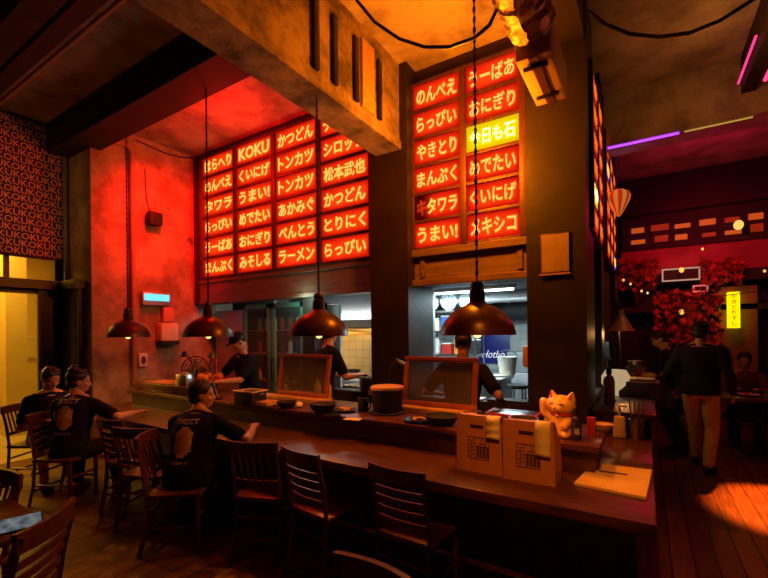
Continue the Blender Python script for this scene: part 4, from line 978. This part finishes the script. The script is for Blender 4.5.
# framed paper on the right pillar
a, b = onY(541, 235, 3.9), onY(571, 272, 3.9)
t = thing('framed_notice', 'beige paper notice in a thin frame on the right dark pillar', 'notice', ((a.x+b.x)/2, 3.9, (a.z+b.z)/2))
wd, hg = b.x-a.x, a.z-b.z
bm = bmesh.new(); box2(bm, (-wd/2, -.012, -hg/2), (wd/2, 0, hg/2), .003); obj('frame', bm, darkwood, t)
bm = bmesh.new(); box2(bm, (-wd/2+.01, -.016, -hg/2+.012), (wd/2-.01, -.012, hg/2-.012)); obj('sheet', bm, mat('beige_sheet', (.42, .3, .2), .7), t)
bm = bmesh.new(); box2(bm, (-wd/2-.01, -.02, -hg/2-.015), (wd/2, -.01, -hg/2)); obj('ledge', bm, lightwood, t)

# ================================================================== RIGHT SIDE
# side counter along the block
t = thing('side_counter', 'dark wooden service counter along the right side of the kitchen block', 'counter', (-.18, 5.4, 0))
bm = bmesh.new(); box2(bm, (-.22, -1.25, 0), (.2, 1.4, .9), .006); obj('body', bm, darkwood, t)
bm = bmesh.new(); box2(bm, (-.23, -1.3, .9), (.25, 1.45, .95), .008); obj('counter_top', bm, barwood, t)
for k in range(4): bm = bmesh.new(); box2(bm, (.2, -1.2+.64*k, .08), (.215, -.62+.64*k, .84), .004); obj('door', bm, barwood, t)
st = .95
def pump(label, loc):
    t = thing('pump_bottle', label, 'bottle', loc)
    bm = bmesh.new(); add_box(bm, (0, 0, .09), (.1, .07, .18), .015, taper=.8); obj('body', bm, paper, t)
    bm = bmesh.new(); add_tube(bm, [(0, 0, .18), (0, 0, .26), (.05, 0, .265)], .012, 8); obj('pump', bm, white, t)
q = onZ(616, 430, CT)
pump('pale pump bottle on the near end of the side counter', (-.19, 3.98, CT))
t = thing('utensil_holder', 'steel cup of hanging utensils beside the pump bottle', 'holder', (-.07, 4.0, CT))
bm = bmesh.new(); add_lathe(bm, [(0, 0), (.05, 0), (.055, .16), (.05, .16), (.045, .01), (0, .01)], n=22); obj('cup', bm, steel, t)
for k in range(4): bm = bmesh.new(); add_tube(bm, [(-.02+.014*k, 0, .02), (-.05+.035*k, .01, .3)], .005, 6); obj('utensil', bm, steel, t)
bottle('liquor_bottle', 'tall pale bottle on the side counter below the dark pillar edge', (-.3, 4.5, st), mat('amber_glass', (.65, .42, .15), .2), black, .36, .05, None, False)
t = thing('tablet_stand', 'black tablet on a tall stand beside the pillar', 'tablet', (-.32, 4.75, st), R(-60))
bm = bmesh.new(); add_lathe(bm, [(0, 0), (.07, 0), (.07, .01), (.012, .02), (.012, .42), (0, .42)], n=18); obj('stand', bm, black, t)
bm = bmesh.new(); add_box(bm, (0, 0, .5), (.12, .03, .18), .01, Matrix.Rotation(.1, 3, 'X')); obj('tablet', bm, black, t)
q = onX(600, 349, -.3); simple('round_white_lamp', 'glowing white round lamp on the side counter', 'lamp', (-.28, 5.2, st), glow('white_disc', (1, .7, .35), .45), lambda b: add_lathe(b, [(0, 0), (.08, 0), (.1, .05), (.14, .12), (.14, .2), (.1, .27), (0, .28)], n=24))
q = onY(622, 331, 5.9)
t = thing('work_lamp', 'shiny brass-silver cone work lamp above the side counter', 'lamp', (q.x, 5.9, st))
zz = q.z-st
bm = bmesh.new(); add_lathe(bm, [(.03, zz+.26), (.035, zz+.19), (.05, zz+.17), (.12, zz+.03), (.15, zz), (.14, zz), (.1, zz+.03), (.03, zz+.15), (0, zz+.16)], n=26); obj('lamp_shade', bm, mat('bright_lamp_metal', (.85, .65, .35), .35, .25), t, 50)
bm = bmesh.new(); add_tube(bm, [(.0, .16, .01), (-.04, .16, zz+.1), (-.07, .1, zz+.38), (-.05, .01, zz+.36), (0, 0, zz+.24)], .012, 8); obj('arm', bm, black, t, 60)
bm = bmesh.new(); add_lathe(bm, [(0, 0), (.09, 0), (.09, .015), (0, .025)], (.0, .16, 0), 20); obj('base', bm, black, t)
l = bpy.data.lights.new('work_light', 'POINT'); l.energy = 5; l.color = (1, .45, .12); l.shadow_soft_size = .05
lo = bpy.data.objects.new('work_light', l); lo.location = (q.x, 5.9, q.z-.03); C.objects.link(lo)
t = thing('candy_jar', 'glass jar with red sweets on the side counter under the cone lamp', 'jar', (-.1, 5.75, st))
bm = bmesh.new(); add_lathe(bm, [(0, 0), (.1, 0), (.11, .01), (.11, .26), (.08, .3), (.075, .3), (.1, .25), (.1, .015), (0, .01)], n=26); obj('glass', bm, pane, t)
bm = bmesh.new(); rnd = random.Random(1)
for k in range(40): a = rnd.random()*6.3; r = rnd.random()*.08; add_ell(bm, (r*math.cos(a), r*math.sin(a), .03+.2*rnd.random()), (.024, .024, .02), 8)
f = obj('sweets', bm, redplastic, t); f['kind'] = 'stuff'
bm = bmesh.new(); add_lathe(bm, [(0, .3), (.085, .3), (.085, .34), (0, .345)], n=24); obj('lid', bm, steel, t)
kb('cash_drawer', 'brown till box on the side counter in front of the sweets jar', 'till', trimwood, (-.25, 5.1, st), (.12, 5.45, st+.16), .012)
kb('service_tray', 'wooden tray on the till box', 'tray', lightwood, (-.2, 5.15, st+.16), (.08, 5.4, st+.185))
# ceiling neon and purple strip
pipe('neon_tube', 'red neon tube along the right edge of the dark ceiling beam', 'neon', [(1.06, 2.6, 4.2), (1.06, 5.7, 4.2)], .018, glow('neon_red', (1, .03, .12), 3))
pipe('neon_tube', 'pink neon tube along the lower left edge of the dark ceiling beam', 'neon', [(.87, 5.0, 4.3), (.87, 5.85, 4.3)], .012, glow('neon_pink', (1, .05, .25), 1.2))
pipe('light_strip', 'purple light strip under the concrete cross beam', 'light', [(-.38, 5.93, 3.935), (.35, 5.93, 3.935)], .014, glow('strip_purple', (.35, .05, 1), 2.2))
pipe('light_strip', 'yellow light strip under the concrete cross beam right of the purple one', 'light', [(.4, 5.93, 3.935), (1.0, 5.93, 3.935)], .008, glow('strip_yellow', (1, .6, .1), .5))
# balloon lantern
q = onY(619, 203, 6.3)
t = thing('paper_lantern', 'striped orange and cream balloon-shaped paper lantern hanging at right', 'lantern', q)
bm = bmesh.new(); nseg = 32; prof = [(r_*.66, z_*.62) for r_, z_ in [(.03, -.28), (.06, -.24), (.13, -.1), (.2, .05), (.215, .14), (.18, .22), (.1, .27), (0, .28)]]
add_lathe(bm, prof, (0, 0, 0), nseg)
mA = mat('lantern_orange', (.6, .08, .02), .6, emit=(1, .06, .01), estr=.3); mB = mat('lantern_cream', (.7, .35, .1), .6, emit=(1, .33, .05), estr=.4)
o = obj('paper_shade', bm, mA, t, 60); o.data.materials.append(mB)
for f in o.data.polygons:
    a = math.atan2(f.center.y, f.center.x); f.material_index = int((a+PI)/(2*PI)*16) % 2
bm = bmesh.new(); add_tube(bm, [(0, 0, .17), (0, 0, 4.6-q.z)], .006, 6); obj('cord', bm, black, t)
# far wall: glowing clerestory panes, signs, lights
paneO = mat('amber_pane', (.3, .08, .02), .5, emit=(1, .08, .012), estr=.16)
paneO2 = mat('amber_pane_bright', (.3, .1, .02), .5, emit=(1, .16, .02), estr=.42)
rnd = random.Random(12)
n = 0
for row, z in enumerate((3.36, 3.58)):
    for k in range(9):
        x = -.1+.36*k
        if rnd.random() < .15: continue
        wv = rnd.uniform(.07, .16); bm = bmesh.new(); box2(bm, (-wv, 0, 0), (rnd.uniform(.05, .14), .03, rnd.uniform(.07, .14)), .003)
        o = obj('window_pane', bm, paneO2 if rnd.random() < .35 else paneO, None, None); o.location = (x, 9.68, z); o['kind'] = 'structure'; o.name = 'window_%d' % (n+2); n += 1
sbox('trim_6', darkwall, ((-.4, 9.72, 3.3), (5, 9.8, 3.9)))
def fairy(label, loc, s=.03, e='fairy_bulb'):
    bm = bmesh.new(); add_ell(bm, (0, 0, 0), (s, s, s*1.2), 10); o = obj('string_bulb', bm, glow(e, (1, .42, .08), 1.6), None); o.location = loc; return tag(o, label, 'light bulb', 'warm string bulbs by the far wall')
for k, (px, py, lab) in enumerate([(616, 274, 'warm string bulb nearest the side signs on the far side'), (624, 280, 'second warm string bulb from the side signs'), (631, 284, 'third warm string bulb from the side signs'), (642, 291, 'warm string bulb just below the dark far beam'), (648, 293, 'warm string bulb beside the one below the dark far beam'), (682, 270, 'bright warm bulb in the white-outlined sign frame'), (765, 271, 'warm bulb high at the right edge of the far wall'), (682, 312, 'warm bulb hanging over the head of the walking man'), (739, 225, 'bright amber bulb in front of the clerestory panes'), (703, 249, 'small pinkish bulb on the red board of the far wall')]):
    fairy(lab, onY(px, py, 9.3), .04 if k in (5, 7) else (.07 if k == 8 else .02))
pipe('string_wire', 'thin black wire of the string bulbs along the far wall', 'wire', [onY(612, 271, 9.3), onY(624, 279, 9.3), onY(640, 289, 9.3), onY(660, 292, 9.3), onY(690, 300, 9.3), onY(768, 290, 9.3)], .006, black)
def outline(label, px0, py0, px1, py1, y, m, name='outline_sign'):
    a, b = onY(px0, py0, y), onY(px1, py1, y); c = (a+b)/2; w, h = abs(b.x-a.x)/2, abs(a.z-b.z)/2
    t = thing(name, label, 'sign', c)
    bm = bmesh.new(); box2(bm, (-w, .01, -h), (w, .03, h)); obj('board', bm, darkwall, t)
    bm = bmesh.new(); r = .012
    for p, q in (((-w, -h), (w, -h)), ((-w, h), (w, h)), ((-w, -h), (-w, h)), ((w, -h), (w, h))): box2(bm, (min(p[0], q[0])-r, -.01, min(p[1], q[1])-r), (max(p[0], q[0])+r, .01, max(p[1], q[1])+r))
    obj('outline', bm, m, t)
wl = glow('pale_line', (1, .55, .4), .5)
outline('white-outlined dark sign on the far wall behind the bright bulb', 663, 270, 700, 279, 9.45, wl)
outline('small red outlined sign hanging under the far white-outlined sign', 694, 286, 708, 291, 9.45, glow('pink_line', (1, .15, .12), .9))
a, b = onY(728, 292, 9.3), onY(741, 328, 9.3)
t = thing('vertical_light_sign', 'tall bright yellow light box with rows of dark writing at far right', 'sign', ((a.x+b.x)/2, 9.3, (a.z+b.z)/2))
w, h = (b.x-a.x)/2, (a.z-b.z)/2
bm = bmesh.new(); box2(bm, (-w, 0, -h), (w, .12, h), .01); obj('light_box', bm, glow('yellow_box_glow', (1, .72, .0), 1.3), t)
bm = text_bm('や\nき\nと\nり\nす\nし', w*1.0, h*1.75, .002, 0, res=1)
for v in bm.verts: v.co += V(0, -.004, 0)
obj('lettering', bm, mat('amber_letters', (.35, .2, .01), .6), t, None)
kb('yellow_booth_wall', 'olive lit booth panel behind the yellow light box', 'panel', mat('olive_panel', (.3, .2, .06), .6), onY(722, 345, 9.55)-V(0, 0, 1.2), onY(758, 285, 9.55)+V(0, .05, 0))
# red foliage decoration on the far wall
def foliage(label, px0, py0, px1, py1, y, nleaf, seed):
    rnd = random.Random(seed); a, b = onY(px0, py0, y), onY(px1, py1, y); bm = bmesh.new(); c = V((a.x+b.x)/2, y, b.z)
    for k in range(nleaf):
        p = V(rnd.uniform(a.x, b.x), y+rnd.uniform(-.25, .15), rnd.uniform(b.z, a.z))-c; s = rnd.uniform(.04, .09)
        m = Matrix.Rotation(rnd.random()*6.3, 3, 'Z') @ Matrix.Rotation(rnd.uniform(-1, 1), 3, 'X')
        ring = [bm.verts.new(p+m @ V(s*(1 if j % 2 == 0 else .4)*math.cos(2*PI*j/10), 0, s*(1 if j % 2 == 0 else .4)*math.sin(2*PI*j/10))) for j in range(10)]; bm.faces.new(ring)
    t = thing('maple_display', label, 'foliage', c)
    f = obj('foliage', bm, mat('maple_leaf', (.6, .06, .03), .6, 0, (.5, .1, .02), 4), t, None); f['kind'] = 'stuff'
    bm = bmesh.new()
    for k in range(6): x = a.x+(b.x-a.x)*(k+.5)/6-c.x; add_tube(bm, [(0, .1, -.3), (x*.5, .05, (a.z-b.z)*.4), (x, 0, a.z-b.z)], [.03, .02, .008], 6)
    obj('branches', bm, darkwood, t, 60)
foliage('red maple foliage display on the far wall behind the walking man', 655, 292, 722, 345, 9.5, 420, 1)
foliage('amber-lit maple foliage display above it under the red board', 700, 262, 742, 284, 9.55, 200, 2)
foliage('dim red foliage display at the left of the far wall by the side signs', 617, 262, 660, 290, 9.55, 180, 3)
# patrons' table at far right
t = thing('far_table', 'dark table with glasses at far right before the seated guest', 'table', (1.2, 7.35, 0))
bm = bmesh.new(); box2(bm, (-.4, -.4, .72), (.6, .4, .76), .008); obj('table_top', bm, darkwood, t)
bm = bmesh.new(); add_tube(bm, [(.1, 0, .03), (.1, 0, .72)], .04, 12); obj('pedestal', bm, black, t)
bm = bmesh.new(); add_lathe(bm, [(0, 0), (.25, 0), (.25, .02), (.05, .04), (0, .04)], (.1, 0, 0), 24); obj('base', bm, black, t)
def tumbler(label, loc):
    bm = bmesh.new(); add_lathe(bm, [(0, 0), (.03, 0), (.036, .12), (.033, .12), (.028, .01), (0, .01)], n=20); o = obj('drinking_glass', bm, pane, None); o.location = loc; tag(o, label, 'glass', 'glasses on the far table')
for k, (x, y) in enumerate(((.98, 7.15), (1.3, 7.1), (1.5, 7.3))): tumbler(['left', 'middle', 'right'][k]+' clear glass on the far table at right', (x, y, .76))
bowl('pale plate of food on the far table at right', (1.15, 7.3, .76), white, .13, .025, None, True, name='plate')

# ================================================================== PEOPLE
def ik(a, b, l1, l2, pole):
    a, b = Vector(a), Vector(b); d = b-a; L = min(d.length, (l1+l2)*.995); dn = d.normalized()
    b = a+dn*L; x = (l1*l1-l2*l2+L*L)/(2*L); h = math.sqrt(max(l1*l1-x*x, 0)); p = Vector(pole); p = (p-dn*p.dot(dn)).normalized()
    return a+dn*x+p*h, b
def hand(bm, w, d, side, up, grip=.5):
    """palm, four unequal bent fingers and a thumb from the side of the palm; w wrist, d pointing direction, up = back of hand"""
    d = d.normalized(); x = d.cross(up).normalized(); up = x.cross(d)
    loft(bm, [(w-d*.01, .024, .018), (w+d*.03, .034, .016), (w+d*.075, .04, .015), (w+d*.09, .036, .012)], x, 12)
    for k, (o, L) in enumerate(((-.03, .062), (-.01, .074), (.01, .07), (.029, .054))):
        o = o*side; p = w+d*.08+x*o; q = p+(d*.92-up*.25*grip).normalized()*L*.45; r = q+(d*(1-.75*grip)-up*grip).normalized()*L*.32; t = r+(d*(1-1.2*grip)-up*(grip+.15)).normalized()*L*.25
        limb(bm, [p, q, r, t], [.0098, .0092, .0085, .0075], 8)
    b = w+d*.03-x*.03*side; c = b+(d*.7-x*.75*side-up*.2).normalized()*.035; e = c+(d*.95-x*.1*side-up*.35).normalized()*.032
    limb(bm, [b, c, e], [.0135, .0115, .009], 8)
def person(label, loc, yaw, hip=.92, lean=0, hl=None, hr=None, kl=None, fl=(-.1, 0, 0), fr=(.1, 0, 0), turn=0, nod=0, sleeve='short', top=None, legs=None, shoe=None, hair='short', cap=None, voxel=.009, shorts=False, group=None, bulk=1.0, footdir=(0, 1, 0), shrug=0, elbow=(0, -1, -.4)):
    root = thing('person', label, 'person', loc, yaw, group)
    sp = V(0, math.sin(lean), math.cos(lean)); fw = V(0, math.cos(lean), -math.sin(lean)); P = V(0, 0, hip)
    st = [(P-sp*.1, .11, .08), (P-sp*.06, .15, .105), (P+sp*.03, .165, .118), (P+sp*.16, .142, .102), (P+sp*.3, .165, .115), (P+sp*.42, .182, .11), (P+sp*.475, .15, .085), (P+sp*.51, .085, .065)]
    st = [(c, a*bulk, b*bulk) for c, a, b in st]
    neck = P+sp*.51; nd = (sp+V(0, .12, .35)).normalized(); head = neck+nd*.165
    sh = [P+sp*.435+V(s*.175*bulk, 0, shrug) for s in (-1, 1)]
    hands = [Vector(hl) if hl is not None else V(-.25, .08, hip-.1), Vector(hr) if hr is not None else V(.25, .08, hip-.1)]
    arms = []
    for s, a, h in zip((-1, 1), sh, hands):
        e, w = ik(a, h, .29, .255, V(s*.55+elbow[0]*s, elbow[1], elbow[2])); arms.append((a, e, w))
    legsj = []
    for s, f in zip((-1, 1), (fl, fr)):
        hj = P+V(s*.09, 0, -.03); an = Vector(f)+V(0, 0, .085); k, an = ik(hj, an, .43, .43, V(s*.15, 1, .25)); legsj.append((hj, k, an))
    HM = Matrix.Translation(head) @ Matrix.Rotation(turn, 4, 'Z') @ Matrix.Rotation(-nod, 4, 'X')
    R3 = HM.to_3x3(); H = lambda x, y, z: HM @ V(x, y, z)
    bm = bmesh.new()
    loft(bm, st, n=24)
    limb(bm, [neck-sp*.04, H(0, -.02, -.07)], [.06, .052], 14)
    for a in sh: limb(bm, [neck+nd*.035, a+V(0, 0, .01)], [.045, .045], 12)
    add_ell(bm, H(0, -.012, .035), (.074, .095, .083), 24, R3); add_ell(bm, H(0, .02, -.025), (.06, .07, .085), 20, R3); add_ell(bm, H(0, .035, -.075), (.043, .045, .034), 16, R3)
    add_tube(bm, [H(0, .083, .015), H(0, .104, -.028)], [.008, .015], 8); add_ell(bm, H(0, .098, -.03), (.017, .012, .01), 10, R3)
    add_ell(bm, H(0, .083, -.06), (.025, .01, .006), 10, R3); add_ell(bm, H(0, .081, -.072), (.022, .011, .007), 10, R3)
    for s in (-1, 1):
        add_ell(bm, H(s*.073, -.012, -.005), (.01, .022, .032), 10, R3); add_ell(bm, H(s*.03, .078, .03), (.022, .01, .007), 10, R3); add_ell(bm, H(s*.038, .06, -.02), (.022, .02, .02), 10, R3)
    for s, (a, e, w) in zip((-1, 1), arms):
        limb(bm, [a-V(s*.03, 0, 0), a, a.lerp(e, .5), e, e.lerp(w, .4), w], [.06*bulk, .058*bulk, .047*bulk, .038, .04, .026], 14)
        d = (w-e).normalized(); up = V(0, -d.z*.3, 1) if abs(d.z) < .7 else V(s, 0, 0)
        hand(bm, w, d, s, up if up.cross(d).length > .1 else V(0, 1, 0))
    for s, (hj, k, an) in zip((-1, 1), legsj):
        limb(bm, [hj, hj.lerp(k, .5), k, k.lerp(an, .35), an], [.085, .075, .054, .055, .036], 14)
        fd = Vector(footdir); loft(bm, [(an-V(0, 0, .05)-fd*.06, .025, .02), (an-V(0, 0, .045), .035, .035), (an-V(0, 0, .055)+fd*.08, .04, .025), (an-V(0, 0, .065)+fd*.16, .03, .015)], fd.cross(V(0, 0, 1)), 12)
    remesh('body', bm, voxel, skinm, root, 3)
    # clothes
    bm = bmesh.new(); g = .016
    loft(bm, [(st[1][0]-sp*.01, st[1][1]+g, st[1][2]+g)]+[(c, a+g, b+g) for c, a, b in st[2:7]]+[(st[7][0]-sp*.005, st[7][1]-.005, st[7][2])], n=24)
    for a in sh: limb(bm, [neck+nd*.005, a+V(0, 0, .008)], [.056, .058], 12)
    for s, (a, e, w) in zip((-1, 1), arms):
        if sleeve == 'short': limb(bm, [a-V(s*.05, 0, .01), a, a.lerp(e, .72)], [.066*bulk, .068*bulk, .064*bulk], 14)
        else: limb(bm, [a-V(s*.05, 0, .01), a, a.lerp(e, .5), e, e.lerp(w, .9)], [.068*bulk, .07*bulk, .062*bulk, .056, .042], 14)
    shirt = remesh('shirt' if sleeve == 'short' else 'jacket', bm, .011, top or blackcloth, root, 3)
    bm = bmesh.new()
    loft(bm, [(st[0][0], .13, .1), (st[1][0], st[1][1]+.012, st[1][2]+.012), (st[2][0], st[2][1]+.008, st[2][2]+.008)], n=20)
    for s, (hj, k, an) in zip((-1, 1), legsj):
        limb(bm, [hj, hj.lerp(k, .5), k]+([] if shorts else [k.lerp(an, .4), an+V(0, 0, .02)]), [.1, .092, .072]+([] if shorts else [.068, .058]), 14)
    remesh('shorts' if shorts else 'trousers', bm, .012, legs or denim, root, 3)
    for s, (hj, k, an) in zip((-1, 1), legsj):
        bm = bmesh.new(); fd = Vector(footdir); b = an-V(0, 0, .085); x = fd.cross(V(0, 0, 1))
        loft(bm, [(b+V(0, 0, .038)-fd*.085, .026, .036), (b+V(0, 0, .046)-fd*.05, .042, .046), (b+V(0, 0, .05), .046, .05), (b+V(0, 0, .042)+fd*.08, .05, .042), (b+V(0, 0, .032)+fd*.16, .043, .032), (b+V(0, 0, .026)+fd*.195, .02, .022)], x, 16, .8)
        obj('shoe', bm, shoe or blackmatte, root, 60)
    for s in (-1, 1):
        bm = bmesh.new(); add_ell(bm, H(s*.03, .071, .012), (.0125, .0125, .0095), 12, R3); e = obj('eye', bm, eyew, root, 180)
        bm = bmesh.new(); add_ell(bm, H(s*.03, .0795, .012), (.006, .006, .006), 10, R3); obj('pupil', bm, eyed, e, 180)
    bm = bmesh.new()
    if cap:
        add_ell(bm, H(0, -.014, .06), (.083, .105, .078), 22, R3); cm_ = remesh('cap', bm, .008, blackcloth, root, 2)
        bm = bmesh.new(); add_ell(bm, H(0, .085*cap, .06), (.07, .07, .008), 16, R3); obj('brim', bm, blackcloth, cm_, 60)
    bm = bmesh.new(); rnd = random.Random(len(label))
    if hair == 'bun':
        add_ell(bm, H(0, -.026, .05), (.084, .1, .086), 22, R3); add_ell(bm, H(0, -.05, -.01), (.074, .065, .065), 18, R3); add_ell(bm, H(0, -.06, .14), (.035, .035, .045), 14, R3)
        for k in range(26): a = rnd.random()*6.28; add_ell(bm, H(.06*math.cos(a), -.03+.065*math.sin(a), .105+.02*rnd.random()), (.022, .022, .022), 8)
    elif hair == 'short':
        add_ell(bm, H(0, -.026, .048), (.084, .1, .086), 22, R3); add_ell(bm, H(0, -.05, -.01), (.074, .065, .07), 18, R3)
        for k in range(46): a = rnd.random()*6.28; q = rnd.random(); add_ell(bm, H(.07*q*math.cos(a), -.025+.085*q*math.sin(a), .05+.08*math.sqrt(1-q*q*.9)), (.018, .018, .016), 8)
    else: add_ell(bm, H(0, -.03, .035), (.081, .093, .075), 22, R3)
    remesh('hair', bm, .007, hairm, root, 1)
    return root, shirt
def back_print(shirt, root, name, bm, m, cx, cz, off=.004):
    """lay flat artwork onto the back of a shirt (local frame, seen from -y)"""
    me = shirt.data; t = BVHTree.FromPolygons([v.co for v in me.vertices], [p.vertices[:] for p in me.polygons])
    for v in bm.verts:
        p = V(v.co.x+cx, -1.0, v.co.z+cz); h = t.ray_cast(p, V(0, 1, 0))
        y = h[0].y if h[0] is not None else 0
        v.co = V(p.x, y-off, p.z)
    bmesh.ops.subdivide_edges(bm, edges=[e for e in bm.edges if e.calc_length() > .05], cuts=1)
    return obj(name, bm, m, shirt, None)
def printed(shirt, root, cx, cz, k=1.0):
    pr = mat('print_ochre', (.8, .6, .25), .8, 0, (.4, .26, .08), 14); pl = mat('print_light', (.9, .85, .7), .8)
    bm = bmesh.new()
    n = 7
    for i in range(n):                      # oval emblem as a grid so that it follows the back
        for j in range(12):
            x0, x1 = -.065+.13*i/n, -.065+.13*(i+1)/n; z0, z1 = -.1+.2*j/12, -.1+.2*(j+1)/12
            cxm, czm = (x0+x1)/2, (z0+z1)/2
            if (cxm/.068)**2+(abs(czm)/.104)**2.6 > 1: continue
            bm.faces.new([bm.verts.new((x*k, 0, z*k)) for x, z in ((x0, z0), (x1, z0), (x1, z1), (x0, z1))])
    bmesh.ops.remove_doubles(bm, verts=bm.verts, dist=.0005)
    back_print(shirt, root, 'print', bm, pr, cx, cz)
    for body, w, h, dz in (('DIRECT', .17, .035, .135), ('101', .075, .036, -.03), ('CREW 0', .12, .018, -.13)):
        bm = text_bm(body, w*k, h*k, .0005, .012, res=2); back_print(shirt, root, 'print_lettering', bm, pl, cx, cz+dz*k, .007)
seat = .5
# B: back to the room, printed tee
rb, sb = person('young man in black tee with printed back at the bar, hair tied up, pale sneakers', (-4.9, 1.86, 0), R(38), hip=.52, lean=R(14), hl=(-.1, .42, .72), hr=(.5, .3, .82), fl=(-.14, .36, 0), fr=(.3, .3, 0), turn=R(-60), nod=R(8), hair='bun', voxel=.008, shoe=mat('pale_sneaker', (.75, .55, .4), .6), legs=blackcloth)
printed(sb, rb, -.02, .84, 1.15)
# A: beyond him, facing right
ra, sa = person('man in black tee seated by the black door, looking down with folded arms', (-5.8, 1.98, 0), R(-95), hip=.52, lean=R(14), hl=(-.12, .36, .78), hr=(.14, .34, .74), fl=(-.12, .42, 0), fr=(.12, .4, 0), turn=R(12), nod=R(28), hair='short', voxel=.008, shorts=True, legs=blackcloth)
# C: leaning on the bar
rc, sc_ = person('man with black hair in printed black tee leaning on the bar, face turned right', (-3.1, 1.96, 0), R(30), hip=.52, lean=R(26), hl=(-.1, .5, .8), hr=(.4, .42, .82), fl=(-.15, .3, 0), fr=(.2, .3, 0), turn=R(-66), nod=R(6), hair='short', voxel=.008, legs=blackcloth)
printed(sc_, rc, -.02, .8, 1.1)
# cooks
person('cook in black tee bending forward over the ledge under the second lamp', (-4.42, 3.74, 0), R(172), hip=.9, lean=R(16), hl=(-.1, .52, 1.08), hr=(.36, .46, 1.06), turn=R(-15), nod=R(40), cap=1, hair='fade')
person('cook in black tee and trousers seen from behind left of the left dark pillar', (-3.18, 3.7, 0), R(-22), hip=.99, lean=R(10), hl=(-.14, .42, 1.14), hr=(.18, .4, 1.16), turn=R(20), nod=R(12), hair='short', legs=blackcloth)
person('cook in black tee and cap seen from behind between the two dark pillars', (-1.5, 3.78, 0), R(6), hip=.85, lean=R(6), hl=(-.34, .25, 1.02), hr=(.34, .18, 1.0), turn=R(10), nod=R(20), cap=1, hair='fade', legs=blackcloth, bulk=1.06)
# walking man and others
person('man in dark jacket and khaki trousers walking away across the wooden floor', (.54, 6.15, 0), R(-20), hip=.95, lean=R(2), hl=(-.3, .06, .92), hr=(.3, .02, .92), fl=(-.1, .2, 0), fr=(.1, -.12, 0), turn=R(6), hair='short', sleeve='long', legs=khaki, bulk=1.14, top=mat('dark_jacket', (.011, .012, .016), .85, spec=.2))
person('bartender in black shirt bending over the side counter beside the cone lamp', (.42, 6.9, 0), R(70), hip=.9, lean=R(24), hl=(-.15, .5, 1.02), hr=(.15, .5, 1.0), turn=R(20), nod=R(30), hair='short', sleeve='short')
person('seated guest in dark jacket at the far right table', (1.22, 8.0, 0), R(175), hip=.52, lean=R(8), hl=(-.15, .4, .8), hr=(.15, .4, .8), fl=(-.12, .36, 0), fr=(.12, .36, 0), nod=R(15), hair='short', sleeve='long', top=mat('guest_jacket', (.12, .02, .03), .8))
place(ladder, 1.22, 7.98, R(175), 'dark chair under the seated guest at the far right', 'dining chairs at the tables')

# ================================================================== LIGHT
def lamp(name, typ, loc, energy, col, size=.1, target=None, spot=90, blend=.5, sy=None):
    l = bpy.data.lights.new(name, typ); l.energy = energy; l.color = col
    if typ == 'AREA':
        l.size = size
        if sy: l.shape = 'RECTANGLE'; l.size_y = sy
    else: l.shadow_soft_size = size
    if typ == 'SPOT': l.spot_size = R(spot); l.spot_blend = blend
    o = bpy.data.objects.new(name, l); C.objects.link(o); o.location = loc
    if target: o.rotation_euler = (Vector(target)-Vector(loc)).to_track_quat('-Z', 'Y').to_euler()
    return o
RED, ORA = (1, .006, .004), (1, .25, .01)
lamp('red_wall_wash', 'SPOT', (-5.0, 3.1, 4.0), 400, RED, .08, (XL, 3.8, 3.2), 95, .9)
lamp('red_ceiling_wash', 'POINT', (-4.5, 3.5, 3.9), 65, RED, .1)
lamp('orange_ceiling_wash', 'POINT', (-1.35, 3.4, 3.35), 175, (1, .22, .005), .1)
lamp('room_red_fill', 'AREA', (-2.5, .2, 4.3), 5.5, (1, .025, .008), 3, (-2.5, .6, 0))
lamp('kitchen_light', 'AREA', (-2.1, 5.8, 2.15), 95, (.7, .93, 1), 1.4, (-2.1, 5.8, 0), sy=1.6)
lamp('kitchen_light', 'AREA', (-4.3, 5.0, 2.5), 36, (.9, .95, .9), 1.6, (-4.3, 5.3, 0), sy=.8)
lamp('warm_shelf_fill', 'POINT', (-4.7, 5.5, 1.66), 26, (1, .5, .1), .1)  # added warm fill under the hood, no fixture, yellows the shelf
lamp('hall_light', 'AREA', (-8.5, 1.8, 3.3), 110, (1, .5, .035), 1.5, (-8.5, 1.8, 0))
lamp('bag_fill_spot', 'SPOT', (-.1, .9, 3.4), 200, (1, .27, .02), .05, (-.5, 2.75, .95), 32, .8)  # unseen spot added from the front to brighten the paper bags
lamp('right_floor_spot', 'SPOT', (1.6, 7.5, 3.9), 5500, (1, .13, .008), .05, (1.1, 5.2, 0), 17, .6)
lamp('magenta_wash', 'POINT', (.9, 7.6, 3.6), 26, (1, .01, .09), .15)
lamp('far_red_wash', 'SPOT', (.8, 8.0, 3.6), 40, (1, .02, .07), .1, (.9, 9.7, 2.9), 110, .8)
lamp('far_red_foliage', 'SPOT', (.5, 8.4, 3.0), 11, (1, .1, .03), .1, (.5, 9.7, 2.0), 90, .8)
lamp('brown_ceiling', 'POINT', (.6, 4.9, 3.95), 7, (1, .36, .05), .2)
lamp('hall_spill_fill', 'SPOT', (-8.7, 1.35, 2.1), 220, (1, .45, .05), .15, (-5.3, 1.95, .2), 44, .6)  # added spot that boosts the hall's spill through the doorway
lamp('fridge_front_fill', 'POINT', (-3.8, 4.05, 2.1), 5, (.6, 1, .85), .08)  # added fill outside the fridge, brightens its teal frame
lamp('banner_fill', 'SPOT', (-5.9, .9, 2.6), 22, (1, .45, .08), .1, (-7.0, 2.5, 3.5), 60, 1)  # unseen spot added to lift the pilaster face and banner print
w = bpy.data.worlds.new('world'); S.world = w; w.use_nodes = True
w.node_tree.nodes['Background'].inputs[0].default_value = (1, .25, .12, 1); w.node_tree.nodes['Background'].inputs[1].default_value = .003
